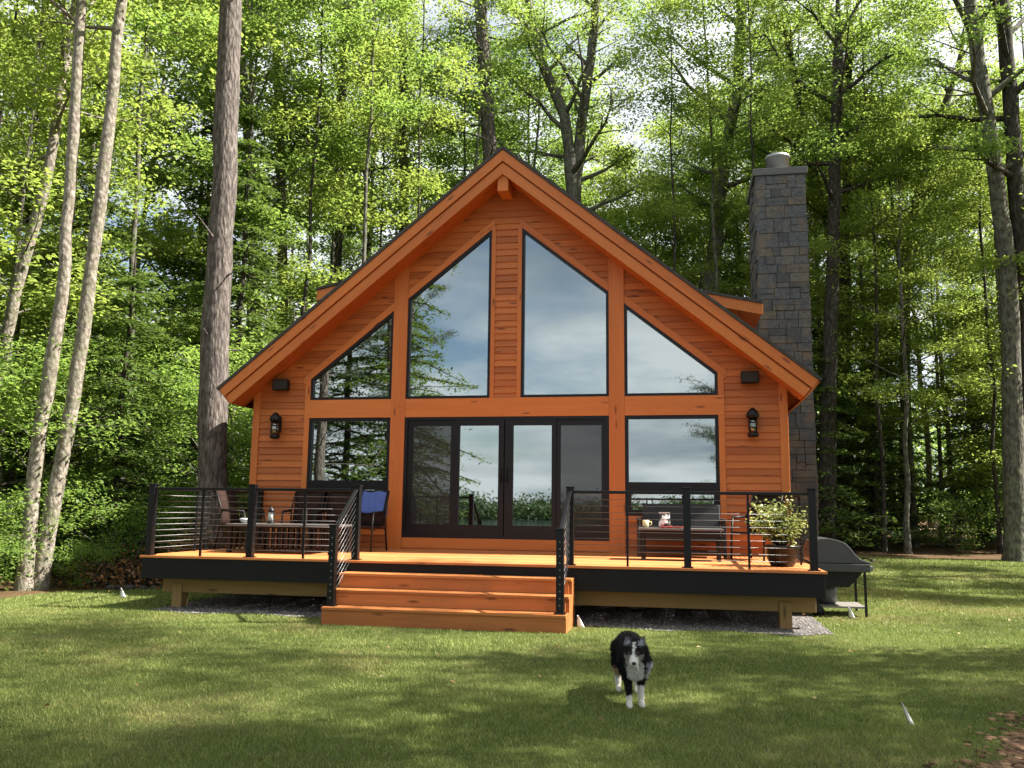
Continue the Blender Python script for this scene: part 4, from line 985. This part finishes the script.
def pine(name, seed, loc, label, cat='tree', group=None, H=22, r0=.25, cb=.55, R=3.2, nl=22000, limbs=22, dead=12, path=None, tm='pine_bark', stubs=0, dead_lo=.22):
    rg = np.random.default_rng(seed); wd = Wood()
    if path is None: path = make_path(rg, H, r0, .08)
    H = path[-1, 2]; wd.tube(path[:, :3], path[:, 3], 16)
    az = rg.uniform(0, 6); C = []
    for i in range(dead):
        t = dead_lo+(cb-dead_lo)*(i+rg.random())/dead; q = on_path(path, t*H); az += 2.4+rg.normal(0, .6); el = rg.uniform(-.1, .3)
        d = np.array([math.cos(az)*math.cos(el), math.sin(az)*math.cos(el), math.sin(el)]); L = R*rg.uniform(.35, .95)
        pts = limb(wd, rg, q[:3], d, L, q[3]*.16, -.05, 6, 5)
        for j in range(3):
            a2 = az+rg.choice([-1, 1])*rg.uniform(.4, 1.0); limb(wd, rg, pts[rg.integers(2, 5)], np.array([math.cos(a2), math.sin(a2), rg.uniform(-.2, .2)]), L*.35, .01, 0, 4, 4)
    for i in range(stubs):
        q = on_path(path, rg.uniform(1.5, H*.6)); az += 2.4+rg.normal(0, .6); limb(wd, rg, q[:3], np.array([math.cos(az), math.sin(az), rg.uniform(.0, .6)]), rg.uniform(.35, .7), .03, .1, 3, 5)
    for i in range(limbs):
        t = min(cb+(1-cb)*(i+rg.random())/limbs, .985); q = on_path(path, t*H); az += 2.4+rg.normal(0, .4); u = (t-cb)/(1-cb); el = math.radians(4+40*u)
        d = np.array([math.cos(az)*math.cos(el), math.sin(az)*math.cos(el), math.sin(el)]); L = R*(1.05-.75*u)*rg.uniform(.7, 1.15)
        pts = limb(wd, rg, q[:3], d, L, max(.18*q[3], .02), .08, 6, 5)
        for j in range(9):
            s = rg.uniform(.35, 1); k = min(int(s*5), 4); p = pts[k]+(pts[k+1]-pts[k])*(s*5-k); a2 = az+rg.choice([-1, 1])*rg.uniform(.2, 1.1)
            pp = limb(wd, rg, p, np.array([math.cos(a2), math.sin(a2), .1]), L*rg.uniform(.12, .3), .01, .05, 3, 4); C += [pp[-1], pp[1]]
    leaf = None
    if nl:
        C = np.array(C); k = rg.integers(0, len(C), nl); P_ = C[k]+rg.normal(0, 1, (nl, 3))*np.array([.17, .17, .08])
        V, F = leaves_np(P_, np.tile([0, 0, .6], (nl, 1)), rg.uniform(.10, .17, nl), rg.uniform(.012, .024, nl), .8, rg, .0); leaf = (V, F, np.repeat(rg.random(nl), 4))
    return finish(name, wd, leaf, tm, 'pine', loc, label, cat, group)
def path_px(pts, Y, wpx, top=None, zg=None):
    """trunk path measured in the photo: (u,v) from the base up on the plane y=Y; wpx = trunk width in pixels at the base and at the top"""
    Q = np.array([at(u, v, Y) for u, v in pts]); dist = (Y-CY)/math.cos(math.radians(8)); r = np.linspace(wpx[0], wpx[1], len(pts))*dist/FPX/2
    base = Q[0].copy(); g = gz(base[0], Y)
    sl_ = (Q[1]-Q[0])/(Q[1, 2]-Q[0, 2]); foot = Q[0]+sl_*(g-.3-Q[0, 2]); g0_ = Q[0]+sl_*(g-Q[0, 2])
    Q = np.concatenate([foot[None], (g0_+sl_*.35)[None], Q[Q[:, 2] > g+.6]]); r = np.concatenate([[r[0]*1.5, r[0]*1.05], r[-(len(Q)-2):]])
    if top is not None and top > Q[-1, 2]:
        s2 = (Q[-1]-Q[-3])/(Q[-1, 2]-Q[-3, 2])
        for z in np.linspace(Q[-1, 2], top, 6)[1:]: Q = np.concatenate([Q, (Q[-1]+s2*.5*(z-Q[-1, 2])*np.array([1, 1, 0])+np.array([0, 0, z-Q[-1, 2]]))[None]]); r = np.append(r, r[-1]*.72)
    b = np.array([g0_[0], Y, g]); zz = np.arange(Q[0, 2], Q[-1, 2], .6)
    rg = np.random.default_rng(int(abs(b[0]*100))+3)
    D = np.stack([np.interp(zz, Q[:, 2], Q[:, 0])-b[0], np.interp(zz, Q[:, 2], Q[:, 1])-b[1]+0*zz, zz-g, np.interp(zz, Q[:, 2], r)], 1)
    D[2:, :2] += rg.normal(0, .012, (len(D)-2, 2)); D[1:, 3] *= rg.uniform(.94, 1.06, len(D)-1)
    return tuple(b), D

# trunks one can tell apart in the photograph
b, pth = path_px([(211, 600), (213, 400), (223, 200), (231, 0)], .7, (33, 25), 21)
pine('pine_tree', 1, b, 'thick grey-brown pine trunk rising close beside the left end of the cabin', path=pth, cb=.68, R=3.0, nl=9000, limbs=12, dead=3, stubs=14, dead_lo=.5)
b, pth = path_px([(24, 588), (33, 484), (49, 384), (64, 280), (76, 100), (81, 0)], -1.5, (17, 12), 15)
broadleaf('maple_tree', 2, b, 'pale mottled trunk at the left lawn edge, left one of the close pair', path=pth, cb=.66, R=1.8, nl=4000, limbs=10, tm='pale_bark', lm='spring')
b, pth = path_px([(38, 592), (57, 484), (75, 384), (90, 280), (112, 100), (122, 0)], -1.3, (18, 12), 15)
broadleaf('maple_tree', 3, b, 'pale mottled trunk at the left lawn edge, right one of the close pair', path=pth, cb=.66, R=1.8, nl=4000, limbs=10, tm='pale_bark', lm='spring')
b, pth = path_px([(-30, 480), (0, 372), (22, 270), (48, 175), (66, 60)], .6, (15, 11), 14)
broadleaf('maple_tree', 4, b, 'pale slanting trunk at the far left behind the close pair', path=pth, cb=.6, R=2.2, nl=6000, limbs=12, tm='pale_bark', lm='spring')
NAMED = [
 ([(266, 500), (256, 300), (250, 180), (243, 60), (240, 0)], 10, (10, 8), 17, 'thin grey trunk just right of the thick pine', 'grey_bark', 5, 2.0, 6000),
 ([(284, 500), (283, 300), (280, 150), (276, 0)], 12, (12, 9), 18, 'slim straight grey trunk above the left eave', 'grey_bark', 6, 2.2, 8000),
 ([(334, 500), (336, 270), (341, 120), (346, 0)], 13, (13, 10), 19, 'dark grey trunk above the small left dormer', 'dark_bark', 7, 2.4, 9000),
 ([(572, 420), (573, 195), (566, 120), (541, 60), (524, -20)], 16, (15, 8), 20, 'grey trunk of the forked tree bending left above the roof', 'grey_bark', 9, 2.6, 9000),
 ([(574, 420), (575, 195), (583, 110), (592, 50), (598, -20)], 16.2, (14, 8), 20, 'grey trunk of the forked tree bending right above the roof', 'grey_bark', 10, 2.6, 9000),
 ([(690, 430), (712, 275), (722, 180), (738, 80), (742, -10)], 18, (16, 9), 22, 'leaning grey trunk between the roof and the chimney', 'grey_bark', 11, 3.0, 15000),
 ([(826, 560), (828, 420), (833, 260), (838, 60)], 15, (17, 10), 20, 'dark trunk close right of the chimney', 'dark_bark', 12, 3.0, 14000),
 ([(842, 540), (836, 260), (806, 140), (785, 30)], 18, (10, 6), 20, 'dark stem bending left beside the chimney top', 'dark_bark', 13, 2.8, 12000),
 ([(848, 540), (845, 250), (848, 130), (850, 10)], 18.5, (11, 6), 20, 'thin upright dark stem right of the chimney top', 'dark_bark', 14, 2.8, 12000),
 ([(905, 545), (905, 250), (930, 150), (960, 60)], 20, (10, 6), 20, 'thin dark stem bending right in the middle of the right woods', 'dark_bark', 15, 3.0, 12000),
]
for pts, Y, wp, tp, lab, tm, sd, R, nl in NAMED:
    b, pth = path_px(pts, Y, wp, tp); broadleaf('maple_tree', sd, b, lab, path=pth, cb=.55, R=R, nl=int(nl*.7), limbs=13, tm=tm, lm='spring' if sd in (6, 9, 13, 14) else 'maple')
b, pth = path_px([(405, 480), (404, 220), (403, 60), (402, 0)], 15, (11, 8), 27); pine('pine_tree', 21, b, 'straight dark pine trunk rising behind the left roof slope', path=pth, cb=.62, R=2.4, nl=7000, limbs=12, dead=6, tm='dark_bark')
b, pth = path_px([(497, 420), (490, 150), (484, 60), (479, -10)], 15, (17, 13), 25); pine('pine_tree', 22, b, 'pine with long dead horizontal limbs behind the roof peak', path=pth, cb=.66, R=4.4, nl=9000, limbs=11, dead=18, dead_lo=.42, tm='pine_bark')
b, pth = path_px([(1016, 562), (1013, 420), (1009, 280), (986, 110), (970, 0)], 13, (19, 12), 22); broadleaf('maple_tree', 23, b, 'big mottled trunk at the right edge, leaning left as it rises', path=pth, cb=.5, R=3.6, nl=15000, limbs=14, tm='grey_bark')
b, pth = path_px([(1027, 562), (1026, 420), (1022, 280), (1012, 120), (1002, 0)], 13.3, (17, 13), 22); broadleaf('maple_tree', 24, b, 'dark trunk at the right edge, right partner of the leaning trunk', path=pth, cb=.5, R=3.4, nl=13000, limbs=14, tm='dark_bark')

# prototypes for the woods; copies share their meshes
def proto(fn, *a, **k): return fn(*a, **k)
GW = 'leafy forest trees behind the cabin'
PR = {'a': broadleaf('forest_tree', 31, (0, 0, 0), '', group=GW, H=19, r0=.15, cb=.34, R=2.9, nl=24000, limbs=24, ls=.15),
      'b': broadleaf('forest_tree', 32, (0, 0, 0), '', group=GW, H=17, r0=.12, cb=.28, R=2.6, nl=22000, limbs=24, lm='spring', ls=.14),
      'c': broadleaf('forest_tree', 33, (0, 0, 0), '', group=GW, H=21, r0=.18, cb=.40, R=3.2, nl=24000, limbs=26, tm='dark_bark', ls=.16),
      'd': broadleaf('forest_tree', 34, (0, 0, 0), '', group=GW, H=12, r0=.08, cb=.14, R=2.2, nl=18000, limbs=24, lm='spring', ls=.13),
      'h': hemlock('hemlock_tree', 41, (0, 0, 0), '', H=12, R=2.7), 'i': hemlock('hemlock_tree', 42, (0, 0, 0), '', H=8, R=2.3, dens=1.1),
      't': broadleaf('slim_tree', 36, (0, 0, 0), '', H=21, r0=.095, cb=.60, R=1.8, nl=7000, limbs=16, ls=.14, tm='grey_bark'),
      'v': broadleaf('slim_tree', 37, (0, 0, 0), '', H=20, r0=.075, cb=.55, R=1.6, nl=6000, limbs=14, ls=.13, tm='dark_bark', lm='spring'),
      's': broadleaf('sapling', 51, (0, 0, 0), '', 'sapling', H=4.2, r0=.03, cb=.1, R=1.15, nl=5000, limbs=14, ls=.10, sig=(.25, .25, .1)),
      'u': broadleaf('shrub', 52, (0, 0, 0), '', 'shrub', H=1.5, r0=.02, cb=.05, R=.8, nl=2600, limbs=10, ls=.085, sig=(.2, .2, .12))}
first = dict.fromkeys(PR, True)
def put(k, x, y, s=1.0, label=None, group=None, rz=None, dz=0.0):
    o = PR[k] if first[k] else copy_tree(PR[k]); first[k] = False
    o.location = (x, y, gz(x, y)+dz); o.scale = (s*random.uniform(.92, 1.08),)*2+(s,); o.rotation_euler = (0, 0, random.uniform(0, 6.28) if rz is None else rz)
    o['label'] = label
    if group: o['group'] = group
    return o
LB = 'slender leafy tree among the dense green woods behind the cabin'; LL = 'leafy tree in the bright green woods left of the cabin'; LR = 'leafy tree in the shaded woods right of the chimney'
GL, GR = 'leafy trees left of the cabin', 'leafy trees right of the chimney'
HL, HG = 'hemlock with drooping layered boughs left of the cabin', 'hemlocks left of the cabin'
# left woods
for k, x, y, s in (('h', -10.5, 3.0, 1.0), ('i', -8.6, 1.6, .85), ('h', -13.5, 1.0, 1.05), ('i', -11.2, -.6, .9), ('h', -8.8, 6.5, 1.05), ('i', -6.6, 5.4, .8), ('h', -16.5, 4.5, 1.1), ('i', -14.4, 7.5, 1.1), ('h', -11.8, 9.5, 1.15)): put(k, x, y, s, HL, HG)
for k, x, y, s in (('b', -12.5, 5.5, 1.05), ('a', -15.5, .2, 1.0), ('d', -10.8, .8, 1.0), ('a', -9.5, 9.5, 1.0), ('b', -13.2, 12, 1.1), ('d', -17.5, 7, 1.2), ('c', -19, 2, 1.0), ('b', -20, 9, 1.1), ('a', -17, 13, 1.05), ('d', -8.0, 11.5, 1.15), ('b', -22, 16, 1.15)): put(k, x, y, s, LL, GL)
# behind the cabin
for k, x, y, s in (('a', -5.6, 17.5, .95), ('d', -3.2, 16.6, 1.0), ('b', -8.2, 18.5, 1.1), ('c', -3.5, 21, .95), ('d', -.6, 17.2, .95), ('b', 1.8, 21, .85), ('d', 3.6, 18.5, 1.0), ('a', 5.6, 22, .92), ('d', 7.2, 17.5, 1.0), ('b', 8.6, 20, 1.05), ('d', 1.2, 24.5, 1.2), ('d', 5.0, 26.5, 1.2), ('b', 6.6, 28, 1.2), ('b', 3.4, 23.5, 1.05), ('d', 9.6, 23, 1.4), ('b', -1.2, 29, 1.15),
                   ('c', -11, 21, 1.0), ('a', -6.5, 25, .95), ('b', -1.0, 24, .9), ('a', 3.5, 27, .85), ('c', 8.5, 25, .95), ('b', -16, 27, 1.1), ('a', -11, 32, 1.0), ('b', -3.5, 33, .95), ('b', 9, 34, .9), ('a', 1.5, 37, .8), ('c', -20, 34, 1.05)): put(k, x, y, s, LB, GW)
for k, x, y, s in (('t', -6.2, 9.5, 1.0), ('v', -5.0, 11.5, 1.0), ('t', -4.3, 14.2, 1.0), ('v', -6.9, 13.0, 1.0), ('v', -8.0, 15.0, 1.05), ('t', -3.0, 18.0, 1.1)): put(k, x, y, s, 'slim bare-stemmed tree rising behind the left slope of the roof', 'slim trees behind the left roof slope')
for k, x, y, s in (('v', 3.2, 15.5, 1.0), ('t', 4.6, 16.5, 1.05), ('v', 6.0, 14.5, 1.0), ('t', 7.4, 19.0, 1.1), ('v', 9.4, 15.5, 1.0), ('t', 11.0, 18.0, 1.0), ('v', 13.0, 16.0, 1.0), ('v', 15.2, 18.2, 1.1)): put(k, x, y, s, 'slim bare-stemmed tree standing right of the roof peak', 'slim trees right of the roof peak')
for k, x, y, s in (('t', -10.2, 4.2, 1.0), ('v', -12.2, 3.0, 1.0), ('t', -9.4, 7.6, 1.0), ('v', -8.2, 8.8, 1.0), ('v', -14.5, 3.6, 1.0)): put(k, x, y, s, 'slim bare-stemmed tree between the pale trunks and the thick pine', 'slim trees left of the thick pine')
# right woods
for k, x, y, s in (('b', 10.0, 15.0, .8), ('b', 13.2, 15.8, .85), ('b', 9.8, 18.5, .95), ('d', 12.0, 19.0, 1.15), ('b', 13.6, 22.5, 1.0), ('d', 16.4, 19.5, 1.15), ('d', 14.2, 17.6, .9), ('b', 17.6, 24, .95), ('a', 11.5, 28, .95), ('c', 15.5, 33, 1.0), ('b', 20.5, 30, 1.1), ('a', 20, 40, 1.1), ('d', 20.5, 21.5, 1.2), ('b', 26, 36, 1.15), ('c', 9.5, 36, .95)): put(k, x, y, s, LR, GR)
for k, x, y, s in (('i', 7.4, 15.4, 1.0), ('i', 9.6, 17.4, 1.1), ('i', 13.2, 18.5, .95), ('i', 10.5, 22.5, 1.0), ('i', 17.2, 19.6, 1.1), ('i', 20.5, 19, 1.1), ('i', 15.0, 23.5, 1.3), ('i', 11.8, 24.5, 1.3), ('i', 18.4, 25.5, 1.3), ('i', 9.0, 24.5, 1.2), ('i', 22.5, 25, 1.3)): put(k, x, y, s, 'dark hemlock in the shaded woods right of the chimney', 'hemlocks right of the chimney')
# saplings and shrubs along the edge of the woods
for x, y, s in ((-8.6, -.6, .9), (-9.6, -1.6, 1.0), (-7.2, 2.2, .9), (-6.3, 3.4, .8), (-10.6, -2.6, 1.1), (-8.0, 3.6, 1.1), (-12, -2.0, 1.2), (-9.3, 2.2, 1.1)): put('s', x, y, s, 'young sapling with bright leaves at the left edge of the woods', 'saplings left of the lawn')
for x, y, s in ((13.9, 16.4, .9), (16.5, 16.0, .8)): put('s', x, y, s, 'young sapling in shade at the far right lawn edge', 'saplings at the right lawn edge')
for x, y, s in ((-8.3, -2.0, .8), (-9.2, -2.9, 1.0), (-8.7, -3.6, .8), (-7.6, .2, .8), (-6.6, 1.4, .9), (-10, -4.2, 1.0), (-6.0, 2.4, .7), (-8.35, -2.2, .5), (-7.35, -.95, .4)): put('u', x, y, s, 'low leafy shrub at the left lawn edge', 'shrubs left of the lawn')
for x, y, s in ((15, 14.9, .8), (11.6, 15.6, .9)): put('u', x, y, s, 'low shrub in shade at the far right lawn edge', 'shrubs at the right lawn edge')
# trees beside and behind the photographer: they shade the lawn and show in the window glass
PR['o'] = broadleaf('forest_tree', 71, (0, 0, 0), '', H=17, r0=.14, cb=.55, R=2.4, nl=7000, limbs=14, sig=(.35, .35, .15)); first['o'] = True
for k, x, y, s in (('a', 11.0, -9.7, .75), ('c', 15.5, -9.3, .8), ('a', 9.0, -11.8, .75), ('d', 13.2, -10.2, 1.1), ('d', 13.5, -5.2, 1.0), ('o', 18.5, -6.0, 1.2), ('o', 16.0, -4.0, 1.3), ('o', 26.0, 1.6, 1.1), ('a', 17.5, 4.6, .9), ('c', 18.5, 8.5, 1.0), ('o', 16.0, 11.5, 1.0)):
    put(k, x, y, s, 'tall leafy tree standing right of the lawn, outside the picture', 'trees right of the lawn')
PR['p'] = pine('pine_tree', 72, (0, 0, 0), '', H=18, r0=.2, cb=.25, R=3.0, nl=16000, limbs=26, dead=3, dead_lo=.12); first['p'] = True
for k, x, y, s in (('p', -8.4, -12.0, .95), ('h', -12.0, -15.5, 1.2), ('h', -10.2, -18.5, 1.3), ('p', -12.6, -10.5, 1.0), ('h', -9.4, -23, 1.2), ('p', -8.3, -19.5, .9), ('h', -7.6, -16.8, 1.45)):
    put(k, x, y, s, 'dark conifer by the lake mirrored in the left windows', 'lakeside conifers mirrored in the windows')
pine('pine_tree', 61, (-7.4, -15.5, gz(-7.4, -15.5)), 'pine trunk mirrored in the lower left window', H=20, r0=.22, cb=.5, R=3.2, nl=8000, limbs=14, dead=6)
pine('pine_tree', 62, (6.3, -19.4, gz(6.3, -19.4)), 'pine whose boughs are mirrored in the right windows', H=17, r0=.2, cb=.13, R=3.4, nl=52000, limbs=60, dead=2, dead_lo=.1)

# far woods: one mass
def mass(name, boxes, n, L, label, mat, loc_fn=None):
    rg = np.random.default_rng(77); P_ = []
    for (x0, x1, y0, y1, h) in boxes:
        nc = 420; c = np.stack([rg.uniform(x0, x1, nc), rg.uniform(y0, y1, nc), rg.random(nc)**1.2], 1); k = rg.integers(0, nc, n); hh = h*(.75+.25*np.sin(c[k, 0]*.21)+.15*np.sin(c[k, 0]*.63+1))
        p = c[k].copy(); p[:, 2] = p[:, 2]*hh; p += rg.normal(0, 1, p.shape)*np.array([1.6, 1.6, .8])*(L/.35)**.6; p[:, 2] = np.abs(p[:, 2])+ground_z(p[:, 0], p[:, 1]); P_.append(p)
    P_ = np.concatenate(P_); m = len(P_); V, F = leaves_np(P_, np.tile([0, 0, 1.0], (m, 1)), rg.uniform(.7, 1.3, m)*L, rg.uniform(.5, .8, m)*L, .6, rg)
    o = link(name, mesh_np(name, V, F, {'rnd': np.repeat(rg.random(m), 4)}), M[mat]); tag(o, label, 'woods', kind='stuff')
mass('far_woods', [(-45, -22, 20, 50, 14), (-24, 6, 44, 58, 13), (4, 32, 46, 60, 13), (30, 60, 30, 58, 16), (-40, -24, -6, 22, 16), (-26, -6, 36, 46, 9), (-24, -17, 10, 22, 8)], 30000, .36, 'distant green woods closing the view behind the trees', 'maple')
mass('far_shore_woods', [(-200, -60, -330, -300, 9), (-62, 60, -335, -300, 8), (58, 200, -330, -300, 8)], 26000, 1.3, 'wooded far shore of the lake mirrored in the door glass', 'pine')
# sunlit dirt track beyond the right lawn
a0, a1 = at(838, 527, 32), at(972, 526, 32)
xt = np.arange(a0[0]-1, a1[0]+2.01, .5); yt = np.arange(30, 36.1, .5)
V, F = grid(xt, yt, .03, lambda x, y: np.abs(y-33-.8*np.sin(x*.3)) < 2.2)
o = link('dirt_track', mesh_np('dirt_track', V, F, smooth=True), plain('sandy_track', (.42, .30, .19), .95, var=.3, scale=2, bump=.4)); tag(o, kind='structure')
# brush pile and dry fern clump left of the deck
t_ = thing('brush_pile', (-6.9, -.6, gz(-6.9, -.6)), 'tangled pile of grey dead branches between the pale trunks and the deck', 'brush pile')
wd = Wood(); rg = np.random.default_rng(9)
for k in range(150):
    c = np.array([rg.normal(0, .75), rg.normal(.45, .32), abs(rg.normal(0, .24))+.03]); a = rg.uniform(0, PI); e = rg.normal(.1, .3); d = np.array([math.cos(a)*math.cos(e), math.sin(a)*math.cos(e), math.sin(e)]); limb(wd, rg, c-d*.5, d, rg.uniform(.6, 1.7), rg.uniform(.006, .022), .05, 5, 5)
link('branches', wd.mesh('branches'), M['dark_bark'], t_)
lf = leafy(rg, np.stack([rg.normal(0, .8, 60), rg.normal(.2, .5, 60), np.abs(rg.normal(0, .2, 60))+.05], 1), 1500, .08, (.2, .2, .1), 1.0); link('dry_leaves', mesh_np('dry_leaves', lf[0], lf[1], {'rnd': lf[2]}), M['dead_leaf'], t_)
t_ = thing('dry_shrub', (-5.75, .55, gz(-5.75, .55)), 'reddish brown dried shrub just left of the deck end', 'shrub')
wd = Wood(); C = []
for k in range(40):
    a = rg.uniform(0, 6.28); d = np.array([math.cos(a)*.5, math.sin(a)*.5, .9]); pp = limb(wd, rg, np.array([0, 0, -.05]), d, rg.uniform(.5, 1.05), .008, -.1, 5, 4); C += [pp[2], pp[3], pp[4]]
link('stems', wd.mesh('stems'), M['dark_bark'], t_); lf = leafy(rg, np.array(C), 3200, .09, (.12, .12, .12), 1.0); link('foliage', mesh_np('foliage', lf[0], lf[1], {'rnd': lf[2]}), M['dead_leaf'], t_)
# stones along the lawn edge left of the deck
for k in range(9):
    x, y = -6.75+k*.17+random.uniform(-.05, .05), -.95+k*.06+random.uniform(-.08, .08); r = random.uniform(.06, .11); m = MB(); m.ball((0, 0, 0), r, 6)
    m.v = [(p[0]*random.uniform(.9, 1.25)+x, p[1]*random.uniform(.8, 1.1)+y, p[2]*.65*random.uniform(.85, 1.1)+gz(x, y)+r*.3) for p in m.v]
    tag(m.build('edge_stone', M['mortar']), 'small grey stone in the row edging the lawn left of the deck', 'stone', 'edging stones left of the deck')
